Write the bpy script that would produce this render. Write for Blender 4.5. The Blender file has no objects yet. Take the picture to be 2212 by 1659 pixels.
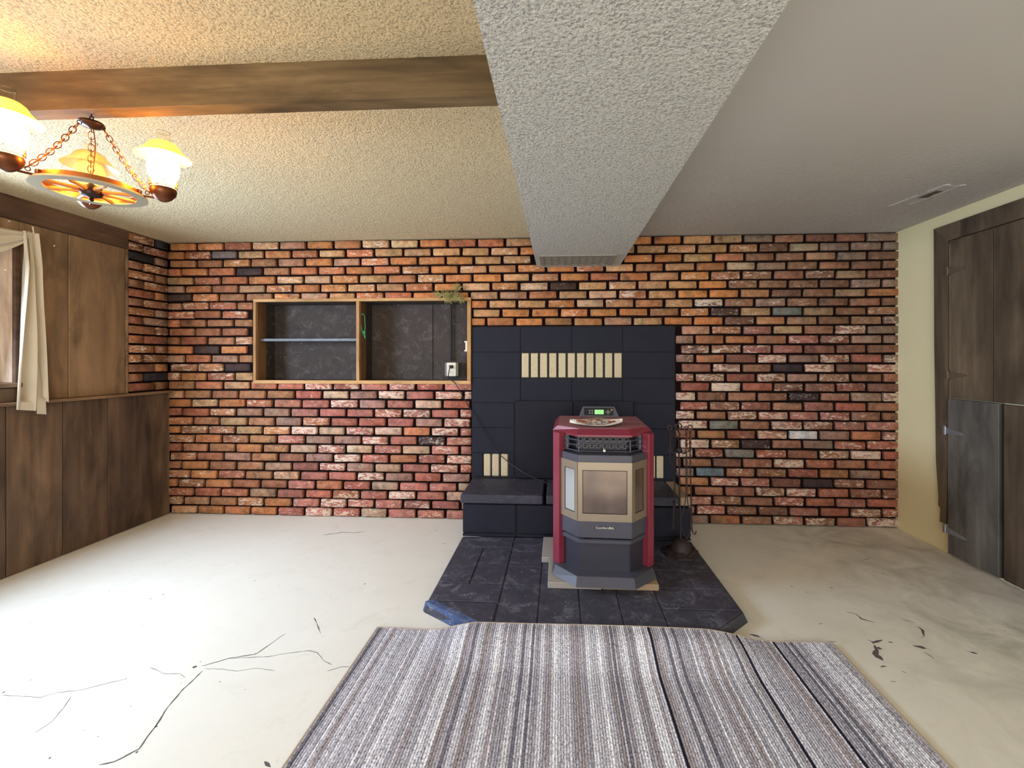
import bpy, bmesh, math, random
import numpy as np
from mathutils import Vector, Matrix, noise
PI = math.pi
rnd = random.Random(7)
sc = bpy.context.scene
COL = sc.collection

# ------------------------------------------------------------------ camera
F, PX, PY, CZ, TH = 965.0, 1155.0, 778.0, 1.286, math.atan(53/965.0)
cam = bpy.data.cameras.new('camera'); camo = bpy.data.objects.new('camera', cam); COL.objects.link(camo)
cam.sensor_fit = 'HORIZONTAL'; cam.sensor_width = 36.0; cam.lens = 36.0*F/2212
cam.shift_x = (1106-PX)/2212.0; cam.shift_y = (PY-829.5)/2212.0
cam.clip_start = 0.02; cam.clip_end = 60
camo.location = (0, 0, CZ); camo.rotation_euler = (PI/2, 0, TH)
sc.camera = camo
# ------------------------------------------------------------------ world, view
sc.view_settings.view_transform = 'Standard'; sc.view_settings.look = 'None'
sc.view_settings.exposure = 0.18; sc.view_settings.gamma = 1.0; sc.view_settings.use_curve_mapping = False
w = bpy.data.worlds.new('world'); sc.world = w; w.use_nodes = True
bg = w.node_tree.nodes['Background']; bg.inputs[0].default_value = (0.62, 0.78, 1.0, 1); bg.inputs[1].default_value = 1.2

def area(name, loc, direction, sx, sy, power, color):
    l = bpy.data.lights.new(name, 'AREA'); l.shape = 'RECTANGLE'; l.size = sx; l.size_y = sy; l.energy = power; l.color = color
    o = bpy.data.objects.new(name, l); COL.objects.link(o); o.location = loc
    o.rotation_euler = Vector(direction).to_track_quat('-Z', 'Y').to_euler()
    return o
area('rear_window_daylight', (0.1, -2.9, 1.25), (0, 1, -0.05), 3.4, 1.5, 112, (1.0, 0.95, 0.90))
area('left_window_daylight', (-3.275, 1.70, 1.55), (1, 0.0, -0.2), 1.1, 0.75, 105, (0.62, 0.78, 1.0))

# ------------------------------------------------------------------ pixel helpers (a point of the photo on a real plane)
cc, ss = math.cos(TH), math.sin(TH)
def ray(x, y):
    u = (x-PX)/F; v = -(y-PY)/F
    return Vector((u*cc-ss, cc+u*ss, v))
def on_z(x, y, z): d = ray(x, y); return Vector((0, 0, CZ)) + d*((z-CZ)/d.z)
def on_y(x, y, Y): d = ray(x, y); return Vector((0, 0, CZ)) + d*(Y/d.y)
def on_x(x, y, X): d = ray(x, y); return Vector((0, 0, CZ)) + d*(X/d.x)

# ------------------------------------------------------------------ materials
def srgb(c):
    return tuple(((v/12.92) if v <= .04045 else ((v+.055)/1.055)**2.4) for v in [q/255.0 for q in c]) + (1,)
class MT:
    def __init__(s, name):
        s.m = bpy.data.materials.new(name); s.m.use_nodes = True; s.t = s.m.node_tree; s.n = s.t.nodes
        s.b = s.n['Principled BSDF']
    def new(s, typ, **k):
        n = s.n.new(typ)
        for a, v in k.items(): setattr(n, a, v)
        return n
    def ln(s, a, b): s.t.links.new(a, b)
    def coords(s, kind='Object', scale=(1, 1, 1), rand=False):
        tc = s.new('ShaderNodeTexCoord'); mp = s.new('ShaderNodeMapping'); mp.inputs['Scale'].default_value = scale
        src = tc.outputs[kind] if kind != 'World' else s.new('ShaderNodeNewGeometry').outputs['Position']
        if rand:
            oi = s.new('ShaderNodeObjectInfo'); mu = s.new('ShaderNodeVectorMath', operation='SCALE'); mu.inputs[0].default_value = (7.3, 5.1, 9.7)
            s.ln(oi.outputs['Random'], mu.inputs['Scale']); ad = s.new('ShaderNodeVectorMath', operation='ADD')
            s.ln(src, ad.inputs[0]); s.ln(mu.outputs[0], ad.inputs[1]); src = ad.outputs[0]
        s.ln(src, mp.inputs['Vector']); return mp.outputs[0]
    def noise(s, vec, scale, detail=4, rough=.55, dist=0):
        n = s.new('ShaderNodeTexNoise'); n.inputs['Scale'].default_value = scale; n.inputs['Detail'].default_value = detail
        n.inputs['Roughness'].default_value = rough; n.inputs['Distortion'].default_value = dist
        s.ln(vec, n.inputs['Vector']); return n.outputs['Fac']
    def vor(s, vec, scale, feature='F1'):
        n = s.new('ShaderNodeTexVoronoi', feature=feature); n.inputs['Scale'].default_value = scale
        s.ln(vec, n.inputs['Vector']); return n.outputs['Distance']
    def ramp(s, fac, stops):
        r = s.new('ShaderNodeValToRGB'); e = r.color_ramp.elements
        while len(e) < len(stops): e.new(0.5)
        for i, (p, c) in enumerate(stops):
            e[i].position = p; e[i].color = c if len(c) == 4 else tuple(c)+(1,)
        s.ln(fac, r.inputs[0]); return r.outputs[0]
    def mix(s, fac, a, b, mode='MIX'):
        m = s.new('ShaderNodeMix', data_type='RGBA', blend_type=mode)
        for v, i in ((fac, 0), (a, 6), (b, 7)):
            if hasattr(v, 'is_linked'): s.ln(v, m.inputs[i])
            else: m.inputs[i].default_value = v
        return m.outputs[2]
    def math(s, op, a, b=0.0, c=None, clamp=False):
        m = s.new('ShaderNodeMath', operation=op); m.use_clamp = clamp
        for v, i in ((a, 0), (b, 1), (c, 2)):
            if v is None: continue
            if hasattr(v, 'is_linked'): s.ln(v, m.inputs[i])
            else: m.inputs[i].default_value = v
        return m.outputs[0]
    def bump(s, h, strength=.5, dist=.01):
        b = s.new('ShaderNodeBump'); b.inputs['Strength'].default_value = strength; b.inputs['Distance'].default_value = dist
        s.ln(h, b.inputs['Height']); s.ln(b.outputs[0], s.b.inputs['Normal'])
    def set(s, color=None, rough=.6, metal=0, spec=None):
        if color is not None:
            if hasattr(color, 'is_linked'): s.ln(color, s.b.inputs['Base Color'])
            else: s.b.inputs['Base Color'].default_value = color
        if hasattr(rough, 'is_linked'): s.ln(rough, s.b.inputs['Roughness'])
        else: s.b.inputs['Roughness'].default_value = rough
        s.b.inputs['Metallic'].default_value = metal
        if spec is not None: s.b.inputs['Specular IOR Level'].default_value = spec
        return s.m
def plain(name, c, rough=.5, metal=0, spec=None): return MT(name).set(srgb(c), rough, metal, spec)
G = lambda v: (v, v, v, 1)

def popcorn(name, base, scale, dist, strength, soft=.5):
    t = MT(name); v = t.coords('World')
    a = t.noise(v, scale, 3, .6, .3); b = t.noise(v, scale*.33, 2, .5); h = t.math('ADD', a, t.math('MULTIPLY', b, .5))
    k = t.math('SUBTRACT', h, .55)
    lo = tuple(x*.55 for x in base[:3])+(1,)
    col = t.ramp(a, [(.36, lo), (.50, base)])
    stain = t.noise(v, 1.3, 3); col = t.mix(t.math('MULTIPLY', stain, .25), col, tuple(x*.8 for x in base[:3])+(1,))
    t.bump(k, strength, dist); return t.set(col, .95)
M = {}
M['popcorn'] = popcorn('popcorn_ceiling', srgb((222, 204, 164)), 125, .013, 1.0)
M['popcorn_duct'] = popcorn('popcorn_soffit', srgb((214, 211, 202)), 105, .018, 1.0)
def ceil_smooth():
    t = MT('grey_ceiling'); v = t.coords('World')
    sp = t.new('ShaderNodeSeparateXYZ'); t.ln(v, sp.inputs[0])
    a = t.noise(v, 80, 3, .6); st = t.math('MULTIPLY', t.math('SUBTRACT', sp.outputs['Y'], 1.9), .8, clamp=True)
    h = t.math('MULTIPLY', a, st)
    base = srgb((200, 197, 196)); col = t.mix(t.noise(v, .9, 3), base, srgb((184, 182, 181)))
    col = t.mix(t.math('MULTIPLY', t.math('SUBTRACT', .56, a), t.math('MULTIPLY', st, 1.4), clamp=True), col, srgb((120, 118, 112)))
    t.bump(h, .6, .012); return t.set(col, .9)
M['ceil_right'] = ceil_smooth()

def brick_mat(name, obj_src):
    t = MT(name); v = t.coords('World')
    if obj_src:
        oi = t.new('ShaderNodeObjectInfo'); base, al = oi.outputs['Color'], oi.outputs['Alpha']
    else:
        at = t.new('ShaderNodeAttribute', attribute_name='tint'); base, al = at.outputs['Color'], at.outputs['Alpha']
    n1 = t.noise(v, 24, 5, .65); n2 = t.noise(v, 130, 3, .6)
    m1 = t.ramp(n1, [(.28, G(.50)), (.5, G(1)), (.72, G(1.4))])
    hs = t.noise(v, 9, 4, .6, .5); b2 = t.mix(1.0, base, (.80, 1.12, 1.22, 1), 'MULTIPLY'); base = t.mix(t.math('MULTIPLY', t.math('SUBTRACT', hs, .45), 3, clamp=True), base, b2)
    c = t.mix(1.0, base, m1, 'MULTIPLY')
    pits = t.ramp(n2, [(.30, G(.45)), (.42, G(1))]); c = t.mix(1.0, c, pits, 'MULTIPLY')
    mp = t.new('ShaderNodeMapping'); mp.inputs['Scale'].default_value = (1, 1, 2.6); t.ln(v, mp.inputs[0])
    s1 = t.noise(mp.outputs[0], 17, 8, .74, 1.2)
    thr = t.math('SUBTRACT', .70, t.math('MULTIPLY', al, .26))
    mask = t.math('MULTIPLY', t.math('SUBTRACT', s1, thr), 14, clamp=True)
    mask = t.math('MULTIPLY', mask, .8)
    c = t.mix(mask, c, srgb((226, 206, 186)))
    dk = t.noise(v, 7, 3, .5); c = t.mix(t.math('MULTIPLY', t.math('SUBTRACT', dk, .60), 4, clamp=True), c, srgb((62, 46, 42)))
    t.bump(t.math('ADD', t.math('MULTIPLY', n1, .6), t.math('MULTIPLY', n2, .4)), .6, .006)
    return t.set(c, .88, 0, .3)
M['brick_o'] = brick_mat('old_brick', True); M['brick_a'] = brick_mat('old_brick_courses', False)
def mortar():
    t = MT('dark_mortar'); v = t.coords('World'); n = t.noise(v, 60, 4)
    t.bump(n, .6, .008); return t.set(t.mix(n, srgb((18, 11, 13)), srgb((36, 24, 24))), .95, 0, .1)
M['mortar'] = mortar()
def blackpaint(name, a, b, scale=9, rough=.62, chalk=0.0, chalkc=(150, 152, 165), spec=.25):
    t = MT(name); v = t.coords('World'); n = t.noise(v, scale, 5, .6); f = t.noise(v, 150, 3)
    c = t.mix(n, srgb(a), srgb(b))
    if chalk:
        s1 = t.noise(v, 11, 8, .75, .8); s2 = t.noise(v, 120, 4, .7)
        m = t.math('MULTIPLY', t.math('SUBTRACT', t.math('ADD', s1, t.math('MULTIPLY', s2, .5)), .765), 2.6*chalk, clamp=True)
        c = t.mix(m, c, srgb(chalkc))
        pk = t.noise(v, 75, 2, .4); c = t.mix(t.math('MULTIPLY', t.math('SUBTRACT', pk, .74), 25, clamp=True), c, srgb((215, 212, 208)))
    t.bump(t.math('ADD', t.math('MULTIPLY', n, .5), f), .35, .004); return t.set(c, rough, 0, spec)
M['block'] = blackpaint('black_painted_block', (24, 25, 38), (34, 35, 48), 6, .68)
M['plate'] = blackpaint('black_plate', (18, 18, 30), (28, 27, 38), 5, .6)
M['slate'] = blackpaint('black_hearth_tile', (44, 43, 54), (80, 79, 92), 12, .55, .9)
M['blue_light_edge'] = blackpaint('worn_blue_lit_edge', (50, 62, 96), (84, 102, 144), 30, .5, .9, (170, 182, 205))  # blue window light on the worn edge is put into this colour
M['capslab'] = blackpaint('grey_black_cap', (46, 46, 56), (74, 73, 84), 8, .6, .25)
def whitebrick():
    t = MT('speckled_white_brick'); v = t.coords('World'); n = t.noise(v, 170, 3, .6)
    c = t.ramp(n, [(.33, srgb((110, 92, 74))), (.42, srgb((206, 190, 156)))])
    t.bump(n, .4, .003); return t.set(c, .85)
M['whitebrick'] = whitebrick()
def wood(name, c1, c2, c3, axis='Z', grain=9, rough=.75, knots=True, streak=.5, coord='Object', rand=True, gl=.06):
    t = MT(name); k = [1, 1, 1]; k['XYZ'.index(axis)] = gl
    v = t.coords(coord, (1, 1, 1), rand)
    def mp(sc_):
        m = t.new('ShaderNodeMapping'); m.inputs['Scale'].default_value = sc_; t.ln(v, m.inputs[0]); return m.outputs[0]
    g = t.noise(mp(tuple(k)), grain*6, 5, .6, .4); bl = t.noise(mp(tuple(q if q == 1 else .3 for q in k)), 5.5, 5, .6, .8)
    k2 = list(k); k2['XYZ'.index(axis)] = .22
    b = t.noise(mp(tuple(k2)), grain*.75, 4, .6, .6)
    c = t.ramp(b, [(.28, srgb(c1)), (.52, srgb(c2)), (.78, srgb(c3))])
    gm = t.ramp(g, [(.3, G(1-streak)), (.62, G(1.12))]); c = t.mix(.6, c, gm, 'MULTIPLY'); c = t.mix(1.0, c, t.ramp(bl, [(.32, G(.58)), (.5, G(1)), (.7, G(1.3))]), 'MULTIPLY')
    if knots:
        d = t.vor(mp(tuple(k2)), 3.1); kn = t.math('SUBTRACT', 1.0, t.math('MULTIPLY', d, 9), clamp=True)
        c = t.mix(t.math('MULTIPLY', kn, .8), c, srgb(tuple(int(q*.38) for q in c1)))
    t.bump(g, .5, .004); return t.set(c, rough, 0, .3)
M['plank_low'] = wood('wainscot_board', (66, 52, 44), (98, 78, 62), (134, 108, 84), 'Z', 4)
M['plank_up'] = wood('upper_wall_board', (104, 82, 62), (134, 108, 82), (154, 128, 98), 'Z', 3, streak=.25)
M['crown'] = wood('dark_crown_board', (70, 54, 44), (92, 70, 56), (112, 88, 70), 'Y', 5, streak=.4)
M['rail'] = wood('ledge_board', (92, 70, 54), (124, 98, 74), (150, 122, 94), 'Y', 6, streak=.3, knots=False)
M['beam'] = wood('rough_beam', (80, 64, 44), (112, 92, 64), (146, 122, 88), 'X', 6, streak=.45)
M['pine'] = wood('pine_frame', (156, 116, 74), (188, 146, 98), (208, 168, 120), 'X', 6, streak=.3, gl=.2)
M['pine_v'] = wood('pine_upright', (150, 110, 70), (182, 140, 94), (204, 164, 116), 'Z', 6, streak=.3, gl=.2)
M['sidewood'] = wood('brown_side_board', (92, 62, 36), (120, 84, 52), (138, 98, 62), 'Z', 4, streak=.25, knots=False)
M['darkply'] = blackpaint('dark_board', (48, 41, 38), (76, 67, 62), 7, .7, .5, (150, 146, 146))
M['shelfedge'] = blackpaint('worn_blue_shelf', (92, 98, 106), (138, 144, 152), 30, .6, .4, (190, 198, 208))
M['doorwood'] = wood('weathered_door_board', (70, 58, 46), (92, 78, 62), (118, 104, 84), 'Z', 4, streak=.4)
M['doorwood2'] = wood('grey_weathered_board', (78, 74, 70), (104, 100, 94), (132, 128, 122), 'Z', 4, streak=.35)
M['reveal'] = wood('rough_pale_board', (150, 122, 100), (190, 164, 140), (216, 196, 174), 'Z', 8, streak=.35)
def paint(name, a, b):
    t = MT(name); v = t.coords('World'); n = t.noise(v, 2, 3); f = t.noise(v, 200, 3); t.bump(f, .15, .002)
    return t.set(t.mix(n, srgb(a), srgb(b)), .8)
M['wallpaint'] = paint('cream_yellow_wall', (238, 230, 188), (232, 222, 176))
M['rearpaint'] = paint('rear_wall_paint', (196, 188, 170), (186, 178, 160))
def floorm():
    t = MT('painted_concrete'); v = t.coords('World')
    n = t.noise(v, 1.6, 5, .6, .4); f = t.noise(v, 26, 6, .7, .5); g = t.noise(v, 6, 6, .7, .6)
    c = t.mix(n, srgb((222, 217, 202)), srgb((236, 233, 224)))
    c = t.mix(t.math('MULTIPLY', t.math('SUBTRACT', g, .55), 2.2, clamp=True), c, srgb((205, 198, 178)))
    c = t.mix(t.math('MULTIPLY', t.math('SUBTRACT', f, .67), 6, clamp=True), c, srgb((176, 168, 150)))
    sp = t.new('ShaderNodeSeparateXYZ'); t.ln(v, sp.inputs[0])
    r = t.math('MULTIPLY', t.math('SUBTRACT', sp.outputs['X'], 1.15), 1.2, clamp=True)
    wr = t.noise(v, 3.0, 6, .65, 1.0)
    c = t.mix(t.math('MULTIPLY', r, t.math('MULTIPLY', t.math('SUBTRACT', wr, .40), 3.0, clamp=True)), c, srgb((176, 172, 158)))
    ds = t.noise(v, 55, 2, .4); c = t.mix(t.math('MULTIPLY', t.math('SUBTRACT', ds, .755), 30, clamp=True), c, srgb((96, 88, 76)))
    t.bump(t.math('ADD', g, t.math('MULTIPLY', f, .4)), .25, .004)
    return t.set(c, t.math('ADD', .38, t.math('MULTIPLY', g, .35)), 0, .4)
M['floor'] = floorm()
M['crack'] = plain('dark_crack', (84, 80, 76), .9)
M['chip'] = plain('bare_chip', (92, 84, 84), .9)
def rugm():
    t = MT('knitted_wool'); at = t.new('ShaderNodeAttribute', attribute_name='tint'); v = t.coords('World', (1, .55, 1))
    n = t.noise(v, 210, 3, .65); m = t.ramp(n, [(.34, G(.30)), (.5, G(1.0)), (.66, G(1.6))])
    c = t.mix(1.0, at.outputs['Color'], m, 'MULTIPLY'); t.bump(n, .6, .004); return t.set(c, .95, 0, .1)
M['rug'] = rugm(); M['binding'] = plain('rug_binding', (176, 160, 140), .9)
def metalpaint(name, c, rough=.4, spec=.5):
    t = MT(name); v = t.coords('World'); n = t.noise(v, 6, 4); f = t.noise(v, 700, 2)
    col = t.mix(n, srgb(tuple(int(q*.88) for q in c)), srgb(tuple(min(255, int(q*1.1)) for q in c)))
    t.bump(f, .12, .001); return t.set(col, t.math('ADD', rough-.06, t.math('MULTIPLY', n, .14)), 0, spec)
M['burgundy'] = metalpaint('burgundy_enamel', (130, 46, 64), .36)
M['burgtop'] = metalpaint('dusty_burgundy_top', (152, 98, 106), .5)
M['charcoal'] = metalpaint('charcoal_steel', (70, 70, 82), .42)
M['darksteel'] = metalpaint('dark_steel', (46, 46, 58), .45)
M['black'] = plain('black_gap', (12, 12, 16), .7)
M['champ'] = MT('champagne_panel').set(srgb((154, 140, 122)), .36, .6)
def stoveglass(rough, metal):
    t = MT('sooty_stove_glass'); v = t.coords('World'); n = t.noise(v, 9, 3, .5)
    c = t.mix(n, srgb((84, 74, 74)), srgb((158, 138, 124))); t.b.inputs['Coat Weight'].default_value = 1.0; t.b.inputs['Coat Roughness'].default_value = .08
    return t.set(c, rough, metal, .9)
M['sglass'] = stoveglass(.16, .75); M['sglass_bright'] = MT('bright_reflection_glass').set(srgb((206, 212, 222)), .08, .92)  # pale copy of the glass, carries the left pane's bright reflection in its colour
M['iron'] = metalpaint('rusty_black_iron', (46, 36, 38), .6)
M['rust'] = metalpaint('rusty_brown_iron', (86, 50, 38), .6)
M['pad'] = paint('grey_concrete_paver', (168, 162, 156), (148, 142, 136))
M['padbrown'] = paint('tan_concrete_paver', (170, 146, 120), (148, 126, 102))
M['copper'] = plain('antique_copper', (176, 108, 62), .32, .9)
M['copperdk'] = plain('dark_copper', (112, 66, 42), .38, .85)
M['bronze'] = plain('dark_bronze', (52, 36, 30), .4, .8)
M['wheelrim'] = plain('pale_wheel_rim', (176, 166, 142), .35, .2)
M['wheelwood'] = plain('copper_spoke', (190, 116, 62), .4, .4)
def emit(name, c, s, base=(250, 240, 220)):
    t = MT(name); t.set(srgb(base), .3); t.b.inputs['Emission Color'].default_value = srgb(c); t.b.inputs['Emission Strength'].default_value = s; return t.m
M['globe_lit'] = emit('lit_milk_glass', (255, 188, 78), 100)
M['lcd'] = emit('green_display', (150, 232, 130), .75, (120, 200, 110))
def milk(name, c, tr=.5):
    t = MT(name); t.set(srgb(c), .35)
    tl = t.new('ShaderNodeBsdfTranslucent'); tl.inputs[0].default_value = srgb(c); mx = t.new('ShaderNodeMixShader'); mx.inputs[0].default_value = tr
    out = t.n['Material Output']; t.ln(t.b.outputs[0], mx.inputs[1]); t.ln(tl.outputs[0], mx.inputs[2]); t.ln(mx.outputs[0], out.inputs[0]); return t.m
M['milk'] = milk('unlit_milk_glass', (236, 214, 178), .4)
M['shade'] = milk('cream_glass_shade', (246, 226, 176), .55)
def glassm():
    t = MT('clear_glass'); t.set((1, .97, .9, 1), .03); t.b.inputs['Transmission Weight'].default_value = 1; t.b.inputs['IOR'].default_value = 1.2; return t.m
M['glass'] = glassm()
def fabric():
    t = MT('off_white_fabric'); v = t.coords('World'); n = t.noise(v, 260, 3); t.bump(n, .5, .003)
    c = t.mix(t.noise(v, 5, 3), srgb((232, 224, 208)), srgb((214, 204, 186))); t.set(c, .95, 0, .1)
    tl = t.new('ShaderNodeBsdfTranslucent'); tl.inputs[0].default_value = srgb((230, 226, 214)); mx = t.new('ShaderNodeMixShader'); mx.inputs[0].default_value = .25
    t.ln(t.b.outputs[0], mx.inputs[1]); t.ln(tl.outputs[0], mx.inputs[2]); t.ln(mx.outputs[0], t.n['Material Output'].inputs[0]); return t.m
M['fabric'] = fabric()
M['white'] = plain('white_plastic', (226, 222, 206), .4); M['greyplate'] = plain('grey_box', (120, 116, 110), .5)
M['cable'] = plain('black_cable', (26, 24, 30), .5); M['conduit'] = plain('dark_conduit', (34, 31, 34), .7)
M['green'] = plain('green_cord', (44, 178, 132), .6)
M['needle'] = plain('dry_pine_needles', (156, 150, 98), .8); M['twig'] = plain('twig_bark', (92, 74, 50), .9)
M['zinc'] = plain('zinc_hinge', (156, 162, 170), .38, .7); M['oldhinge'] = plain('stained_hinge', (112, 98, 80), .6, .4)
M['grille'] = plain('painted_grille', (140, 132, 120), .7)
M['hole'] = plain('dark_duct_inside', (20, 18, 18), .9)
M['dim'] = plain('brown_duct_inside', (92, 84, 74), .9)
def picture():
    t = MT('printed_leaflet'); v = t.coords('Object'); n = t.noise(v, 22, 3, .5, 1)
    c = t.ramp(n, [(.3, srgb((40, 40, 44))), (.42, srgb((120, 128, 136))), (.5, srgb((224, 214, 198))), (.62, srgb((150, 62, 36))), (.75, srgb((90, 36, 26)))])
    return t.set(c, .35)
M['picture'] = picture(); M['paper'] = plain('white_paper_edge', (238, 236, 232), .5)

# ------------------------------------------------------------------ builders
def obj(name, bm, m, parent=None, smooth=False, label=None, world=False):
    me = bpy.data.meshes.new(name)
    if world and parent is not None:
        bmesh.ops.transform(bm, matrix=mw(parent).inverted(), verts=bm.verts)
    bm.normal_update(); bm.to_mesh(me); bm.free()
    for k in (m if isinstance(m, (list, tuple)) else [m]): me.materials.append(k)
    if smooth:
        for p in me.polygons: p.use_smooth = True
        try: me.set_sharp_from_angle(angle=math.radians(38))
        except Exception: pass
    o = bpy.data.objects.new(name, me); COL.objects.link(o)
    if parent: o.parent = parent
    if label: o['label'] = label
    return o
def mw(o):
    b = o.matrix_basis.copy()
    return (mw(o.parent) @ b) if o.parent else b
def tag(o, label, cat, group=None):
    o['label'] = label; o['category'] = cat
    if group: o['group'] = group
    return o
def thing(name, label, cat, loc=(0, 0, 0), rz=0, group=None):
    o = bpy.data.objects.new(name, None); COL.objects.link(o); o.location = loc; o.rotation_euler = (0, 0, rz)
    o.empty_display_size = .05; return tag(o, label, cat, group)
def struct(o, label=None):
    o['kind'] = 'structure'
    if label: o['label'] = label
    return o
def B(): return bmesh.new()
def box(bm, x0, x1, y0, y1, z0, z1, bev=0, mi=0, mat=None):
    r = bmesh.ops.create_cube(bm, size=1.0); vs = r['verts']
    for v in vs: v.co = Vector(((x0+x1)/2+v.co.x*(x1-x0), (y0+y1)/2+v.co.y*(y1-y0), (z0+z1)/2+v.co.z*(z1-z0)))
    fs = set(f for v in vs for f in v.link_faces)
    for f in fs: f.material_index = mi
    if bev:
        es = list(set(e for v in vs for e in v.link_edges))
        rr = bmesh.ops.bevel(bm, geom=es, offset=bev, segments=1, affect='EDGES', clamp_overlap=True)
        vs = list(set(v for f in rr['faces'] for v in f.verts))
        for f in rr['faces']: f.material_index = mi
    if mat is not None: bmesh.ops.transform(bm, matrix=mat, verts=[v for v in vs if v.is_valid])
    return vs
def prism(bm, pts, z0, z1, bev=0, top=None, mi=0):
    """pts plan polygon; top: optional polygon for the upper face"""
    top = top or pts
    a = [bm.verts.new((p[0], p[1], z0)) for p in pts]; b = [bm.verts.new((p[0], p[1], z1)) for p in top]; n = len(a)
    fs = [bm.faces.new(b), bm.faces.new(a[::-1])]
    for i in range(n): fs.append(bm.faces.new((a[i], a[(i+1) % n], b[(i+1) % n], b[i])))
    for f in fs: f.material_index = mi
    bmesh.ops.recalc_face_normals(bm, faces=fs)
    if bev:
        es = list(set(e for v in b for e in v.link_edges if not (e.verts[0] in a and e.verts[1] in a)))
        bmesh.ops.bevel(bm, geom=es, offset=bev, segments=1, affect='EDGES', clamp_overlap=True)
def tube(bm, pts, r, seg=8, mi=0, closed=False):
    pts = [Vector(p) for p in pts]; n = len(pts); rings = []
    rr = r if isinstance(r, (list, tuple)) else [r]*n
    up = None
    for i, p in enumerate(pts):
        if closed: d = pts[(i+1) % n]-pts[i-1]
        else: d = pts[min(i+1, n-1)]-pts[max(i-1, 0)]
        d.normalize()
        if up is None: up = d.orthogonal().normalized()
        up = (up-d*up.dot(d)).normalized() if (up-d*up.dot(d)).length > 1e-6 else d.orthogonal().normalized()
        s = d.cross(up)
        rings.append([bm.verts.new(p+(up*math.cos(2*PI*k/seg)+s*math.sin(2*PI*k/seg))*rr[i]) for k in range(seg)])
    m = n if closed else n-1
    for i in range(m):
        a, b = rings[i], rings[(i+1) % n]
        for k in range(seg):
            f = bm.faces.new((a[k], a[(k+1) % seg], b[(k+1) % seg], b[k])); f.material_index = mi
    if not closed:
        bm.faces.new(rings[0][::-1]).material_index = mi; bm.faces.new(rings[-1]).material_index = mi
def lathe(bm, prof, c=(0, 0, 0), seg=24, caps=True, mi=0):
    rings = []
    for r, z in prof:
        rings.append([bm.verts.new((c[0]+r*math.cos(2*PI*k/seg), c[1]+r*math.sin(2*PI*k/seg), c[2]+z)) for k in range(seg)])
    for a, b in zip(rings, rings[1:]):
        for k in range(seg): bm.faces.new((a[k], a[(k+1) % seg], b[(k+1) % seg], b[k])).material_index = mi
    if caps:
        bm.faces.new(rings[0][::-1]); bm.faces.new(rings[-1])
def torus(bm, c, R, r, nrm=(0, 0, 1), seg=16, ts=6, sx=1.0, ax=None):
    nrm = Vector(nrm).normalized(); u = Vector(ax).normalized() if ax else nrm.orthogonal().normalized(); v = nrm.cross(u)
    tube(bm, [Vector(c)+u*R*sx*math.cos(2*PI*k/seg)+v*R*math.sin(2*PI*k/seg) for k in range(seg)], r, ts, closed=True)
def catmull(pts, n=8):
    P = [Vector(p) for p in pts]; P = [P[0]*2-P[1]]+P+[P[-1]*2-P[-2]]; out = []
    for i in range(1, len(P)-2):
        for k in range(n):
            t = k/n; a, b, c, d = P[i-1], P[i], P[i+1], P[i+2]
            out.append(.5*((2*b)+(c-a)*t+(2*a-5*b+4*c-d)*t*t+(3*b-a-3*c+d)*t**3))
    out.append(P[-2]); return out

# ================================================================== SHELL
XL, XR, YB, H, YR = -3.28, 2.59, 3.57, 2.27, -3.0
bm = B(); box(bm, XL-.2, XR+.1, YR-.1, YB+.1, -.1, 0); floor = struct(obj('floor', bm, M['floor']), 'cream painted concrete floor with cracks and chipped paint')
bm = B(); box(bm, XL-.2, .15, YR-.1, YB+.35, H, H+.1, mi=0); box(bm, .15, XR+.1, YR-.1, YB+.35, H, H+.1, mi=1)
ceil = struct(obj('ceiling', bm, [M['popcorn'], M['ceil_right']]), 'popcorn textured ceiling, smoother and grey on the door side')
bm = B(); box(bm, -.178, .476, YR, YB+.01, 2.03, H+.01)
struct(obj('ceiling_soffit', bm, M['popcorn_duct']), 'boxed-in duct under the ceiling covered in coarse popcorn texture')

# back wall: dark mortar bed with an opening for the recessed shelf box
MB_ = YB+.024
NX0, NX1, NZ0, NZ1 = -2.515, -.715, 1.10, 1.785
bm = B()
box(bm, XL, NX0, MB_, MB_+.05, 0, H); box(bm, NX1, XR, MB_, MB_+.05, 0, H)
box(bm, NX0, NX1, MB_, MB_+.05, 0, NZ0); box(bm, NX0, NX1, MB_, MB_+.05, NZ1, H)
wall_back = struct(obj('wall_back', bm, M['mortar']), 'brick wall of reclaimed red and tan bricks with dark recessed joints')
bm = B(); box(bm, XL-.1, XR+.1, YB+.33, YB+.38, 0, H); struct(obj('wall_back_core', bm, M['mortar']))

# bricks -----------------------------------------------------------
protos = []
for k in range(10):
    r = random.Random(50+k); bm = B(); box(bm, -.5, .5, -.5, .5, -.5, .5)
    me_dim = Vector((.212, .036, .058))
    for v in bm.verts:
        v.co = Vector((v.co.x*me_dim.x+r.uniform(-.0025, .0025), v.co.y*me_dim.y+r.uniform(-.0012, .0012), v.co.z*me_dim.z+r.uniform(-.0022, .0022)))
    bmesh.ops.bevel(bm, geom=list(bm.edges), offset=.0048, segments=1, affect='EDGES')
    for v in bm.verts: v.co += Vector((r.uniform(-.0012, .0012), r.uniform(-.0006, .0006), r.uniform(-.001, .001)))
    me = bpy.data.meshes.new('brick'); bm.to_mesh(me); bm.free(); me.materials.append(M['brick_o'])
    for p in me.polygons: p.use_smooth = True
    protos.append(me)
PAL = {'orange': (196, 128, 84), 'tan': (196, 156, 118), 'brown': (162, 114, 88), 'red': (176, 102, 82), 'rose': (182, 118, 104),
       'taupe': (166, 138, 122), 'deep': (136, 92, 76), 'dark': (52, 46, 50), 'grey': (128, 122, 116), 'buff': (208, 182, 150), 'white': (206, 204, 202), 'steel': (128, 138, 148)}
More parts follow.
